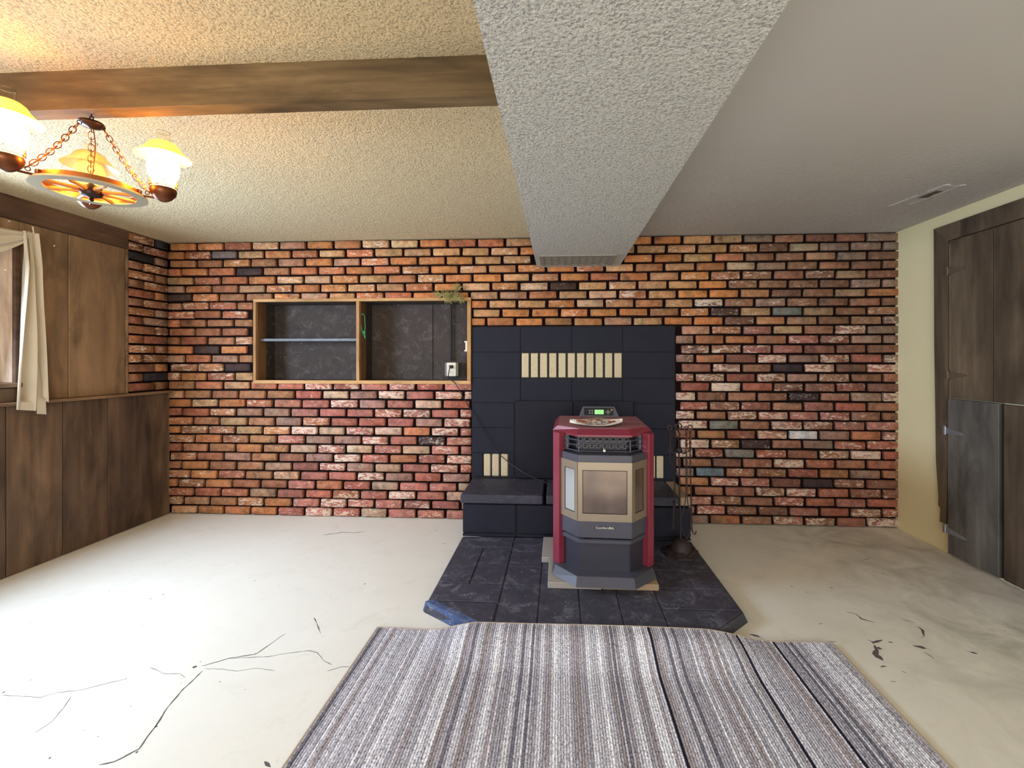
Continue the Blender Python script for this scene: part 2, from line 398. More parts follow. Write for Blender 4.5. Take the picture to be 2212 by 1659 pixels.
def zone(x, z):  # tints by wall zone, partly warm and cool light put into the bricks
    if x < -2.3: return [('brown', 5, .4), ('orange', 3, .4), ('red', 2.0, .45), ('tan', .8, .3), ('taupe', .9, .2), ('deep', .7, .2)]
    if z > 1.5 and x < 1.3: return [('orange', 4.5, .35), ('tan', 3.5, .35), ('brown', 1.7, .35), ('buff', 1.3, .3), ('red', 1.3, .5), ('taupe', .7, .4)]
    if x < 0: return [('red', 4.5, .7), ('rose', 4.5, .62), ('taupe', 1.8, .15), ('orange', .8, .5), ('buff', .5, .4)]
    if z > 1.5: return [('brown', 3, .3), ('taupe', 2.0, .3), ('deep', 2.4, .25), ('tan', 1.6, .2), ('orange', .5, .2)]
    return [('red', 2.2, .5), ('rose', 2.6, .75), ('brown', 2.6, .5), ('deep', 1.6, .4), ('taupe', 1.4, .4), ('orange', .5, .3)]
SPECIAL = [((516, 593), 'dark', 0), ((379, 647), 'dark', 0), ((426, 763), 'dark', .1), ((532, 802), 'dark', 0), ((502, 555), 'grey', 0), ((1198, 624), 'dark', .35),
           ((1689, 788), 'dark', 0), ((1553, 674), 'dark', .6), ((1686, 673), 'grey', 0), ((1522, 656), 'dark', 1.1), ((1764, 1042), 'dark', 0), ((1621, 955), 'dark', .5),
           ((1730, 849), 'dark', .5), ((1590, 975), 'grey', .4), ((1528, 1020), 'steel', 0), ((1724, 934), 'white', .6), ((1559, 914), 'grey', .3), ((955, 948), 'dark', .7),
           ((1294, 646), 'buff', .2), ((1088, 694), 'orange', .1), ((1100, 679), 'orange', .1), ((1586, 577), 'buff', .1), ((1500, 694), 'orange', 0), ((1190, 677), 'orange', 0), ((1360, 678), 'orange', 0),
           ((1560, 635), 'orange', 0), ((1690, 700), 'orange', 0), ((1540, 938), 'orange', .1), ((1300, 560), 'brown', .2), ((1720, 533), 'buff', .1), ((1010, 610), 'orange', .1)]
SPECIAL = [(on_y(p[0], p[1], YB), c, s_) for p, c, s_ in SPECIAL]
def pick(x, z, spec=True):
    if spec:
        for p, c, s_ in SPECIAL:
            if abs(p.x-x) < .108 and abs(p.z-z) < .036: return c, s_
    q = zone(x+rnd.uniform(-.35, .35), z+rnd.uniform(-.12, .12)); tot = sum(a[1] for a in q); r = rnd.uniform(0, tot)
    for c, wgt, s_ in q:
        r -= wgt
        if r <= 0: return c, max(0, s_+rnd.uniform(-.35, .35))
    return q[0][0], .3
HOLES = [(-2.537, -.706, 1.083, 1.803), (-.706, .915, .0, 1.561), (-.185, .483, 2.024, 2.3)]
zt = [H-.002-i*.0710 for i in range(11)]; zt += [zt[-1]-(i+1)*(zt[-1]/21.0) for i in range(21)]
def courses(x0, x1, right_align=True):
    out = []
    for r in range(31):
        z1, z0 = zt[r]-.0078, zt[r+1]+.0078; zc = (z0+z1)/2
        x = x1+rnd.uniform(-.004, .004); first = True
        while x > x0+.02:
            L = .235 if not (first and r % 2 == 1) else .120
            L += rnd.uniform(-.007, .007) if not first else 0
            a, b = x-L+.0135, x-.0115
            if first: b = x-.002
            a = max(a, x0+.003); first = False; x -= L
            if b-a < .02: continue
            segs = [(a, b)]
            for hx0, hx1, hz0, hz1 in HOLES:
                if zc > hz0 and zc < hz1:
                    ns = []
                    for s0, s1 in segs:
                        if s1 <= hx0 or s0 >= hx1: ns.append((s0, s1)); continue
                        if hx0-s0 > .035: ns.append((s0, hx0-.003))
                        if s1-hx1 > .035: ns.append((hx1+.003, s1))
                    segs = ns
            for s0, s1 in segs: out.append((s0, s1, z0+rnd.uniform(-.002, .002), z1+rnd.uniform(-.002, .002)))
    return out
allb = []
for s0, s1, z0, z1 in courses(XL+.004, XR+.004):
    cx, cz = (s0+s1)/2, (z0+z1)/2
    dep = YB+.013+rnd.uniform(-.004, .003)
    d = Vector((cx, YB, 0)); zc = -cx*ss+YB*cc
    c, sm = pick(cx, cz)
    zm = (172, 108, 66) if cx < -2.3 else (192, 120, 60) if (cz > 1.5 and cx < 1.3) else (166, 94, 80) if cx < 0 else (136, 96, 72) if cz > 1.5 else (144, 92, 74)  # zone mean colour, also holds part of the wall's lighting
    zm = srgb(zm)[:3]; rgb = srgb(PAL[c])[:3]; kk = .1 if c in ('dark', 'white', 'steel', 'grey') else .42; rgb = tuple((p*(1-kk)+q*kk)*.90 for p, q in zip(rgb, zm)); j = rnd.uniform(.80, 1.16); rgb = tuple(min(1, v*j*rnd.uniform(.95, 1.05)) for v in rgb)
    loc = Vector((cx, dep, cz)); rot = rnd.uniform(-.008, .008)
    allb.append(((s1-s0)*(z1-z0)/zc**2, loc, rot, Vector(((s1-s0)/.212, 1, (z1-z0)/.058)), rgb+(sm,)))
allb.sort(key=lambda q: -q[0])
for k, (ar, loc, rot, scl, tint) in enumerate(allb[:300]):
    o = bpy.data.objects.new('brick', protos[k % 10]); COL.objects.link(o); o.parent = wall_back
    o.location = loc; o.rotation_euler = (0, rot + (PI if k % 3 == 0 else 0), 0); o.scale = scl; o.color = tint
def joined(items, name, parent, rz=0):
    V, Fc, T = [], [], []
    for k, (ar, loc, rot, scl, tint) in enumerate(items):
        me = protos[k % 10]; base = len(V)
        mtx = Matrix.Translation(loc) @ Matrix.Rotation(rz, 4, 'Z') @ Matrix.Rotation(rot, 4, 'Y') @ Matrix.Diagonal((scl.x, scl.y, scl.z, 1))
        V += [tuple(mtx @ v.co) for v in me.vertices]; Fc += [tuple(base+i for i in p.vertices) for p in me.polygons]; T += [tint]*len(me.vertices)
    me = bpy.data.meshes.new(name); me.from_pydata(V, [], Fc); me.materials.append(M['brick_a'])
    at = me.attributes.new('tint', 'FLOAT_COLOR', 'POINT'); at.data.foreach_set('color', np.array(T, dtype=np.float32).ravel())
    for p in me.polygons: p.use_smooth = True
    o = bpy.data.objects.new(name, me); COL.objects.link(o); o.parent = parent; o['kind'] = 'stuff'; return o
joined(allb[300:], 'brick_courses', wall_back)

# left wall ---------------------------------------------------------
bm = B(); WY0, WY1, WZ0, WZ1 = 1.15, 2.515, 1.15, 2.0
box(bm, XL-.10, XL-.02, YR, WY0, 0, H); box(bm, XL-.10, XL-.02, WY1, YB+.1, 0, H)
box(bm, XL-.10, XL-.02, WY0, WY1, 0, WZ0-.03); box(bm, XL-.10, XL-.02, WY0, WY1, WZ1, H)
wall_left = struct(obj('wall_left', bm, M['mortar']), 'wood boarded wall with ledge, dark crown board and a brick return in the corner')
def plank(parent, x0, x1, y0, y1, z0, z1, m, label=None, name='plank', bev=.003):
    bm = B(); box(bm, x0, x1, y0, y1, z0, z1, bev); return obj(name, bm, M[m], parent, label=label)
ys = [YR, -2.5, -2.1, -1.75, -1.4, -1.0, -.62, -.25, .1, .5, .85, 1.2, 1.55, 1.95, 2.18, 2.463, 2.765, 3.059, YB+.005]
for a, b in zip(ys, ys[1:]):
    plank(wall_left, XL-.02, XL+.02+rnd.uniform(-.002, .002), a+.0022, b-.0022, .004, 1.012, 'plank_low')
ys2 = [YR, -2.6, -2.2, -1.7, -1.3, -.9, -.4, 0, .4, .8, 1.15]
for a, b in zip(ys2, ys2[1:]):
    plank(wall_left, XL-.02, XL+rnd.uniform(-.002, .002), a+.002, b-.002, 1.035, 2.13, 'plank_up')
plank(wall_left, XL-.02, XL, 2.545, 2.813, 1.035, 2.13, 'plank_up'); plank(wall_left, XL-.02, XL+.001, 2.817, 3.205, 1.035, 2.13, 'plank_up')
plank(wall_left, XL-.02, XL, 1.15, 1.8, 2.0, 2.13, 'plank_up'); plank(wall_left, XL-.02, XL, 1.803, 2.543, 2.0, 2.13, 'plank_up')
plank(wall_left, XL-.02, XL, 1.15, 1.9, 1.035, 1.118, 'plank_low'); plank(wall_left, XL-.02, XL, 1.903, 2.543, 1.035, 1.118, 'plank_low')
bm = B(); box(bm, XL-.02, XL+.012, 3.207, 3.222, 1.035, 2.13, .002); struct(obj('trim_1', bm, M['rail']), 'narrow wooden edge strip between the boards and the bricks')
bm = B(); box(bm, XL-.02, XL+.012, YR, 3.222, 2.132, H, .003); struct(obj('trim_2', bm, M['crown']), 'dark crown board along the top of the boarded wall')
bm = B(); box(bm, XL-.02, XL+.058, YR, YB-.002, 1.014, 1.034, .003); struct(obj('trim_3', bm, M['rail']), 'wooden ledge along the top of the lower boards')
for x_, y_ in ((20, 478), (117, 531), (12, 583)):
    p = on_x(x_, y_, XL+.001); bm = B(); box(bm, XL-.004, XL+.004, p.y-.004, p.y+.004, p.z-.004, p.z+.004, .001); obj('nail', bm, M['white'], wall_left)
# brick return on the left wall
for r in range(31):
    z1, z0 = zt[r]-.0078, zt[r+1]+.0078
    if z0 < 1.03: continue
    cuts = [(3.226, 3.436), (3.458, 3.562)] if r % 2 == 0 else [(3.226, 3.337), (3.359, 3.562)]
    for a, b in cuts:
        c, sm = pick(-3.3, (z0+z1)/2, False)
        if rnd.random() < .06: c, sm = 'dark', .1
        kk = 0 if c == 'dark' else .5; j = rnd.uniform(.7, 1.0); rgb = tuple(min(1, (v*(1-kk)+q*kk)*.95*j) for v, q in zip(srgb(PAL[c])[:3], srgb((136, 90, 64))[:3]))
        o = bpy.data.objects.new('brick', protos[r % 10]); COL.objects.link(o); o.parent = wall_left
        o.location = (XL-.004+rnd.uniform(-.004, .003), (a+b)/2, (z0+z1)/2); o.rotation_euler = (0, 0, PI/2); o.scale = ((b-a)/.212, 1, (z1-z0)/.058); o.color = rgb+(sm,)
# window on the left wall
wn = struct(thing('window_1', 'x', 'x')); del wn['category']; wn['label'] = 'recessed basement window with rough pale wooden reveal, behind the white swag'
def wpart(name, m, *b_, bev=.002, parent=None):
    bm = B(); box(bm, *b_, bev); return obj(name, bm, M[m], parent or wn)
wpart('reveal_board', 'reveal', XL-.33, XL-.012, WY1-.002, WY1+.018, WZ0, WZ1); wpart('reveal_board', 'reveal', XL-.33, XL-.012, WY0-.018, WY0+.002, WZ0, WZ1)
wpart('reveal_board', 'reveal', XL-.33, XL-.012, WY0, WY1, WZ1, WZ1+.02)
wpart('casing', 'crown', XL-.02, XL+.006, WY1+.001, WY1+.03, 1.145, 2.0)
wpart('window_sill', 'rail', XL-.33, XL+.022, WY0-.02, WY1+.03, WZ0-.028, WZ0-.001, bev=.004)
fr = B()
for a in (WY0, (WY0+WY1)/2-.02, WY1-.04): box(fr, XL-.33, XL-.29, a, a+.04, WZ0, WZ1, .003)
for a in (WZ0, WZ1-.04): box(fr, XL-.33, XL-.29, WY0+.04, WY1-.04, a, a+.04, .003)
fo = obj('window_frame', fr, M['white'], wn)
for a, b in ((WY0+.04, (WY0+WY1)/2-.02), ((WY0+WY1)/2+.02, WY1-.04)): wpart('pane', 'glass', XL-.314, XL-.308, a, b, WZ0+.04, WZ1-.04, bev=0, parent=fo)

# right wall and Dutch door ------------------------------------------
bm = B(); box(bm, XR, XR+.1, YR, YB+.1, 0, H); wall_right = struct(obj('wall_right', bm, M['wallpaint']), 'plain cream yellow painted wall with the boarded door')
DY1 = 3.09
bm = B(); pts = [(3.104, 2.076), (3.214, 2.186), (3.210, 1.4), (3.196, .60), (3.176, .36), (3.178, .30), (3.162, .29), (3.166, .196), (3.118, .196), (3.112, .35), (3.104, .6)]
a = [bm.verts.new((XR-.022, p[0], p[1])) for p in pts]; b = [bm.verts.new((XR-.0005, p[0], p[1])) for p in pts]
bm.faces.new(a); bm.faces.new(b[::-1])
for i in range(len(a)): bm.faces.new((a[i], b[i], b[(i+1) % len(a)], a[(i+1) % len(a)]))
bmesh.ops.recalc_face_normals(bm, faces=bm.faces); struct(obj('trim_4', bm, M['doorwood']), 'dark door side casing, broken off above the floor')
bm = B(); pts = [(3.214, 2.186), (3.104, 2.076), (2.16, 2.076), (2.05, 2.186)]
a = [bm.verts.new((XR-.022, p[0], p[1])) for p in pts]; b = [bm.verts.new((XR-.0005, p[0], p[1])) for p in pts]
bm.faces.new(a); bm.faces.new(b[::-1])
for i in range(4): bm.faces.new((a[i], b[i], b[(i+1) % 4], a[(i+1) % 4]))
bmesh.ops.recalc_face_normals(bm, faces=bm.faces); struct(obj('trim_5', bm, M['doorwood']), 'dark door head casing')
bm = B(); box(bm, XR-.022, XR-.0005, 2.05, 2.15, .01, 2.07, .002); struct(obj('trim_6', bm, M['doorwood']), 'dark door side casing farther from the brick wall')
bm = B(); box(bm, XR-.012, XR-.0004, 3.088, 3.104, .20, 2.06, .001); struct(obj('trim_7', bm, M['reveal']), 'thin pale strip of bare wood beside the door hinges')
d1 = thing('door_1', 'x', 'x', (XR-.004, DY1, 1.035)); del d1['category']; struct(d1, 'upper half of the boarded door, brown weathered boards')
d2 = thing('door_2', 'x', 'x', (XR-.004, DY1, .01)); del d2['category']; struct(d2, 'lower half of the boarded door, greyer boards standing proud')
def dpl(par, x0, x1, y0, y1, z0, z1, m):
    bm = B(); box(bm, x0, x1, y0, y1, z0, z1, .003); return obj('plank', bm, M[m], par, world=True)
for a, b in ((2.794, 3.086), (2.47, 2.790), (2.155, 2.466)): dpl(d1, XR-.024, XR-.002, a, b, 1.038, 2.07, 'doorwood')
dpl(d2, XR-.040, XR-.002, 2.741, 3.082, .018, 1.034, 'doorwood2')
for a, b in ((2.44, 2.712), (2.155, 2.436)): dpl(d2, XR-.040, XR-.002, a, b, .022, 1.03, 'doorwood')
bm = B(); box(bm, XR-.012, XR-.002, 2.714, 2.740, .018, 1.03); obj('backing_strip', bm, M['black'], d2, world=True)
def hinge(par, z, L, m, x, tilt=0):
    h = B(); y = 3.094
    tube(h, [(x-.004, y, z-.028), (x-.004, y, z+.028)], .0055, 8)
    for k in (-.016, 0, .016): torus(h, (x-.004, y, z+k), .0058, .0012, (0, 0, 1), 10, 4)
    vs = [(y-.004, z+.022), (y-.004, z-.022), (y-L*.8, z-.010+tilt*.8), (y-L, z+tilt), (y-L*.8, z+.010+tilt*.8)]
    a = [h.verts.new((x-.003, p[0], p[1])) for p in vs]; b = [h.verts.new((x+.001, p[0], p[1])) for p in vs]
    h.faces.new(a); h.faces.new(b[::-1])
    for i in range(5): h.faces.new((a[i], b[i], b[(i+1) % 5], a[(i+1) % 5]))
    box(h, x-.002, x+.002, y+.004, y+.022, z-.028, z+.028)
    for t_ in (.25, .5, .75): lathe_x(h, x-.003, y-L*t_, z+tilt*t_, .004)
    bmesh.ops.recalc_face_normals(h, faces=h.faces); o = obj('hinge', h, M[m], par, world=True, label='bright zinc strap hinge' if m == 'zinc' else 'stained brown strap hinge'); return o
def lathe_x(bm, x, y, z, r, n=8, d=.0016):
    a = [bm.verts.new((x, y+r*math.cos(2*PI*k/n), z+r*math.sin(2*PI*k/n))) for k in range(n)]
    b = [bm.verts.new((x-d, y+r*.6*math.cos(2*PI*k/n), z+r*.6*math.sin(2*PI*k/n))) for k in range(n)]
    bm.faces.new(b)
    for k in range(n): bm.faces.new((a[k], a[(k+1) % n], b[(k+1) % n], b[k]))
hinge(d1, 1.873, .125, 'oldhinge', XR-.026); hinge(d1, 1.188, .135, 'oldhinge', XR-.026)
hinge(d2, .823, .155, 'zinc', XR-.042, -.008); hinge(d2, .172, .165, 'zinc', XR-.042, -.012)

# rear wall behind the camera with a wide window ----------------------
bm = B(); RX0, RX1, RZ0, RZ1 = -1.7, 1.9, .45, 2.05
box(bm, XL-.1, RX0, YR-.1, YR, 0, H); box(bm, RX1, XR+.1, YR-.1, YR, 0, H); box(bm, RX0, RX1, YR-.1, YR, 0, RZ0); box(bm, RX0, RX1, YR-.1, YR, RZ1, H)
struct(obj('wall_rear', bm, M['rearpaint']))
w2 = struct(thing('window_2', 'x', 'x')); del w2['category']; w2['label'] = 'wide window behind the camera'
fr = B()
for a in (RX0, -.5, .7, RX1-.05): box(fr, a, a+.05, YR-.07, YR-.02, RZ0, RZ1, .003)
for a in (RZ0, RZ1-.05): box(fr, RX0, RX1, YR-.07, YR-.02, a, a+.05, .003)
obj('window_frame', fr, M['white'], w2)

# beam ---------------------------------------------------------------
bm = B(); n = 40
for i in range(n+1):
    x = XL+(-.178-XL)*i/n; w_ = [rnd.uniform(-.0012, .0012) for _ in range(4)]
    for yy, zz, q in ((1.428, H+.004, 0), (1.428, 2.138, 1), (1.488, 2.138, 2), (1.488, H+.004, 3)): bm.verts.new((x, yy+w_[q]*.8, zz+(w_[q] if q in (1, 2) else 0)))
bm.verts.ensure_lookup_table()
for i in range(n):
    for q in range(4): bm.faces.new([bm.verts[k] for k in (i*4+q, i*4+(q+1) % 4, (i+1)*4+(q+1) % 4, (i+1)*4+q)])
bm.faces.new([bm.verts[k] for k in (3, 2, 1, 0)]); bm.faces.new([bm.verts[n*4+k] for k in range(4)])
bmesh.ops.recalc_face_normals(bm, faces=bm.faces)
struct(obj('ceiling_beam', bm, M['beam']), 'rough sawn brown timber beam across the ceiling, ending at the soffit')

# soffit grille --------------------------------------------------------
g = thing('air_grille', 'stamped metal air grille in the underside of the soffit near the brick wall', 'vent', (.135, 3.33, 2.03))
gx0, gx1, gy0, gy1 = -.142, .406, 3.17, 3.49
bm = B(); zz = 2.026
box(bm, gx0, gx1, gy0, gy0+.024, zz-.004, zz+.004); box(bm, gx0, gx1, gy1-.024, gy1, zz-.004, zz+.004); box(bm, gx0, gx0+.03, gy0+.024, gy1-.024, zz-.004, zz+.004); box(bm, gx1-.03, gx1, gy0+.024, gy1-.024, zz-.004, zz+.004)
obj('frame', bm, M['grille'], g, world=True)
for i in range(9):
    x = gx0+.03+(gx1-gx0-.06)*(i+.5)/9.5
    bm = B(); box(bm, x+.018, x+.029, gy0+.024, gy1-.024, zz-.003, zz+.001); obj('bar', bm, M['grille'], g, world=True)
for i in range(10):
    x0 = gx0+.03+(gx1-gx0-.06)*(i-.5)/9.5+.029; x1 = x0+.041
    x0 = max(x0, gx0+.03); x1 = min(x1, gx1-.03)
    bm = B(); off = .018 if i % 2 else 0
    for k in range(8):
        y = gy0+.024+off+k*.035
        if y+.016 < gy1-.02: box(bm, x0-.002, x1+.002, y, y+.014, zz-.002, zz+.002)
    lo_ = obj('louvre_bank', bm, M['grille'], g, world=True); lo_['kind'] = 'stuff'
bm = B(); box(bm, gx0+.02, gx1-.02, gy0+.02, gy1-.02, zz+.0025, zz+.0035); obj('backing', bm, M['hole'], g, world=True)

# ceiling register near the right wall ---------------------------------
v = thing('ceiling_register', 'long painted-over ceiling register with a dark torn gap above the door', 'vent', (2.18, 2.80, H))
bm = B(); cs = [on_z(*p, H) for p in ((1929, 441), (1998, 409), (2071, 403), (2040, 425), (1975, 444))]
c0, c1, c2, c3 = Vector((2.10, 2.95, H)), Vector((2.20, 2.95, H)), Vector((2.26, 2.63, H)), Vector((2.15, 2.63, H))
def quadslab(bm, ps, z0, z1, mi=0):
    prism(bm, [(p[0], p[1]) for p in ps], z0, z1, mi=mi)
quadslab(bm, [(2.095, 2.965), (2.125, 2.965), (2.185, 2.62), (2.155, 2.62)], H-.007, H+.002)
quadslab(bm, [(2.198, 2.94), (2.222, 2.94), (2.276, 2.63), (2.252, 2.63)], H-.006, H+.002)
obj('frame', bm, M['ceil_right'], v, world=True)
bm = B(); quadslab(bm, [(2.123, 2.96), (2.200, 2.90), (2.254, 2.64), (2.182, 2.64)], H-.0035, H-.001); obj('plate', bm, M['ceil_right'], v, world=True)
bm = B(); g4 = [on_z(x, y, H-.004) for x, y in ((1972, 428), (1984, 421), (2002, 414), (2020, 412), (2038, 413), (2018, 420), (2005, 427))]
prism(bm, [(p.x, p.y) for p in g4], H-.0045, H-.0036); obj('gap', bm, M['dim'], v, world=True, label='dark torn gap')

# ================================================================== FIREPLACE SURROUND
fs = thing('fireplace_surround', 'black painted block fireplace surround with white brick insets behind the stove', 'fireplace', (.1, YB, .344))
FY = 3.562
bm = B(); box(bm, -.703, .911, FY+.008, YB+.0235, .05, 1.556); obj('backing', bm, M['black'], fs, world=True)
def blk(x0, x1, z0, z1, m='block', y=FY, par=fs, name='block', lab=None, bev=.003, g_=.0022, y1=None):
    bm = B(); box(bm, x0+g_, x1-g_, y+rnd.uniform(-.001, .001), y1 if y1 else YB+.017, z0+g_, z1-g_, bev); return obj(name, bm, M[m], par, world=True, label=lab)
cx = [-.701, -.308, .10, .502, .909]; rz_ = [1.553, 1.350, 1.142, .944, .744, .540, .346]
for i in range(4): blk(cx[i], cx[i+1], rz_[1], rz_[0])
blk(cx[0], cx[1], rz_[2], rz_[1]); blk(cx[3], cx[4], rz_[2], rz_[1])
for k in range(11):
    p = .810/11; x = cx[1]+.004+k*p
    blk(x+.004, x+.061, rz_[2]+.006, rz_[1]-.008, 'whitebrick', FY+.002, name='brick', lab='speckled white upright brick', g_=.0005)
for i in range(4): blk(cx[i], cx[i+1], rz_[3], rz_[2])
for r in (3, 4): blk(cx[0], -.357, rz_[r+1], rz_[r]); blk(.58, cx[4], rz_[r+1], rz_[r])
blk(-.701, -.612, .346, .540); blk(-.40, -.357, .346, .540); blk(.58, .625, .346, .540); blk(.826, .909, .346, .540)
for x in (-.609, -.541, -.469, .628, .698, .763): blk(x+.001, x+.060, .352, .534, 'whitebrick', FY+.002, name='brick', lab='worn white upright brick', g_=.0005, bev=.008)
blk(-.357, .112, .346, .966, 'plate', FY-.016, name='cover_plate'); blk(.112, .583, .346, .966, 'plate', FY-.020, name='cover_plate')

# bench ----------------------------------------------------------------
hb = thing('hearth_bench', 'low black painted block bench along the foot of the fireplace surround', 'hearth', (.1, 3.3, .05))
BY = 3.105
bm = B(); box(bm, -.674, .894, BY+.01, FY-.02, .050, .270); obj('core', bm, M['black'], hb, world=True)
for a, b in ((-.679, -.300), (-.290, .10), (.106, .502), (.508, .90)): blk(a, b, .074, .276, 'block', BY, hb, y1=BY+.1, bev=.004)
for a, b in ((-.679, -.300), (-.290, .10), (.106, .502), (.508, .90)): blk(a, b, .050, .070, 'block', BY-.004, hb, name='mortar_strip', y1=BY+.05, bev=.004, g_=.0015)
for a, b, y0 in ((-.692, -.112, BY-.012), (-.090, .385, BY-.004), (.395, .818, BY)):
    bm = B(); box(bm, a, b, y0, FY-.024, .282, .344, .008); obj('slab', bm, M['capslab'], hb, world=True)
bm = B(); box(bm, .828, .902, BY+.02, FY-.024, .282, .340, .006); obj('slab', bm, M['padbrown'], hb, world=True, label='end slab with warm reflected light put into its brown colour')  # tan material paints warm reflected light onto this slab

# hearth pad -------------------------------------------------------------
hp = thing('hearth_platform', 'black tiled hearth platform with clipped front corners under the stove', 'hearth', (.1, 2.6, 0))
bm = B(); prism(bm, [(-.690, 3.10), (-.690, 2.245), (-.36, 2.03), (.68, 2.03), (.925, 2.245), (.915, 3.10)][::-1], .0, .046,
                top=[(-.676, 3.10), (-.674, 2.246), (-.345, 2.036), (.668, 2.036), (.902, 2.246), (.897, 3.10)][::-1]); obj('bed', bm, M['slate'], hp, world=True)
bm = B(); prism(bm, [(-.698, 2.256), (-.364, 2.020), (-.325, 2.04), (-.675, 2.275)], .001, .0545, top=[(-.682, 2.250), (-.347, 2.030), (-.318, 2.05), (-.648, 2.266)])
obj('worn_lit_edge', bm, M['blue_light_edge'], hp, world=True, label='chipped front corner edge with blue window light put into its colour')
def tile(pts, m='slate'):
    h = .0525+rnd.uniform(-.0008, .0008)
    bm = B(); prism(bm, pts, .030, h, .003); obj('tile', bm, M[m], hp, world=True)
def rt(x0, x1, y0, y1): g_ = .003; tile([(x0+g_, y0+g_), (x1-g_, y0+g_), (x1-g_, y1-g_), (x0+g_, y1-g_)])
rt(-.674, -.308, 2.93, 3.10); rt(-.674, -.495, 2.45, 2.93); rt(-.495, -.308, 2.45, 2.93); rt(-.672, -.308, 2.262, 2.45)
tile([(-.640, 2.256), (-.322, 2.052), (-.314, 2.052), (-.314, 2.256)])
for x0, x1 in ((-.305, -.103), (-.103, .103), (.103, .303), (.303, .505)):
    for y0, y1 in ((2.87, 3.10), (2.66, 2.87), (2.45, 2.66)): rt(x0, x1, y0, y1)
    rt(x0, x1, 2.04, 2.45)
for y0, y1 in ((2.87, 3.10), (2.66, 2.87), (2.45, 2.66), (2.25, 2.45)): rt(.508, .896, y0, y1)
tile([(.511, 2.046), (.665, 2.046), (.892, 2.244), (.511, 2.244)])

# pavers ------------------------------------------------------------------
for k, (x0, x1, y0, y1, m, l) in enumerate([(-.062, .228, 2.412, 2.705, 'pad', 'grey concrete paver under the front of the stove beside the tan one'),
                                       (.233, .532, 2.416, 2.715, 'padbrown', 'tan concrete paver sticking out under the stove on the fire tool side'),
                                       (-.106, .19, 2.715, 3.03, 'pad', 'grey concrete paver under the rear of the stove, edge showing beside the burgundy panel')]):
    bm = B(); box(bm, x0, x1, y0, y1, 0, .034, .003); o = obj('concrete_paver', bm, M[m]); o.location = (0, 0, .0535); tag(o, l, 'paver', 'pavers under the stove')

# ================================================================== STOVE (local: x centred, y=0 at the front of the skirt)
SX, SY, SZ = .243, 2.352, .090
st = thing('pellet_stove', 'burgundy and charcoal pellet stove with a three-sided glass door on the black hearth', 'stove', (SX, SY, SZ), math.radians(-1.6))
def octo(w_, fw, y0, ch, yb): return [(-w_, yb), (-w_, y0+ch), (-fw, y0), (fw, y0), (w_, y0+ch), (w_, yb)]
def spart(name, m, pts, z0, z1, bev=0, top=None, lab=None, par=st):
    bm = B(); prism(bm, pts, z0, z1, bev, top); return obj(name, bm, M[m], par, label=lab)
spart('skirt', 'charcoal', octo(.288, .156, 0, .137, .72), .002, .045, 0, octo(.270, .150, .030, .132, .72))
spart('base_shelf', 'charcoal', octo(.268, .149, .031, .132, .71), .045, .048)
spart('lower_body', 'darksteel', octo(.236, .137, .098, .112, .66), .048, .205, .003)
spart('ash_lip', 'charcoal', octo(.248, .140, .078, .120, .66), .205, .226, .006)
spart('core', 'black', octo(.214, .128, .140, .092, .66), .222, .692)
# side panels
for s in (-1, 1):
    bm = B()
    P = [(-.284, .70), (-.284, .205), (-.250, .168), (-.216, .196), (-.216, .70)]
    if s > 0: P = [(-x, y) for x, y in P][::-1]
    prism(bm, P[::-1], .046, .785, .0025)
    obj('side_panel', bm, M['burgundy'], st, label='burgundy side panel')
spart('back_box', 'charcoal', [(-.216, .25), (.216, .25), (.216, .695), (-.216, .695)], .60, .785)
# top: lower rim wide, flat top inset
bm = B(); prism(bm, octo(.289, .150, .115, .178, .735), .775, .784); 
prism(bm, octo(.289, .150, .115, .178, .735), .784, .811, 0, octo(.262, .134, .165, .112, .735)); top = obj('top_plate', bm, M['burgundy'], st)
spart('top_surface', 'burgtop', octo(.260, .132, .167, .112, .733), .811, .8122, lab='dusty faded burgundy top surface')
bm = B()
for a, b in (((-.10, .72), (-.118, .60)), ((.10, .72), (.150, .36)), ((-.118, .60), (-.04, .36))):
    d = Vector((b[0]-a[0], b[1]-a[1])).normalized(); n_ = Vector((-d.y, d.x))*.0012
    prism(bm, [(a[0]+n_.x, a[1]+n_.y), (a[0]-n_.x, a[1]-n_.y), (b[0]-n_.x, b[1]-n_.y), (b[0]+n_.x, b[1]+n_.y)], .812, .8127)
obj('lid_seam', bm, M['black'], st)
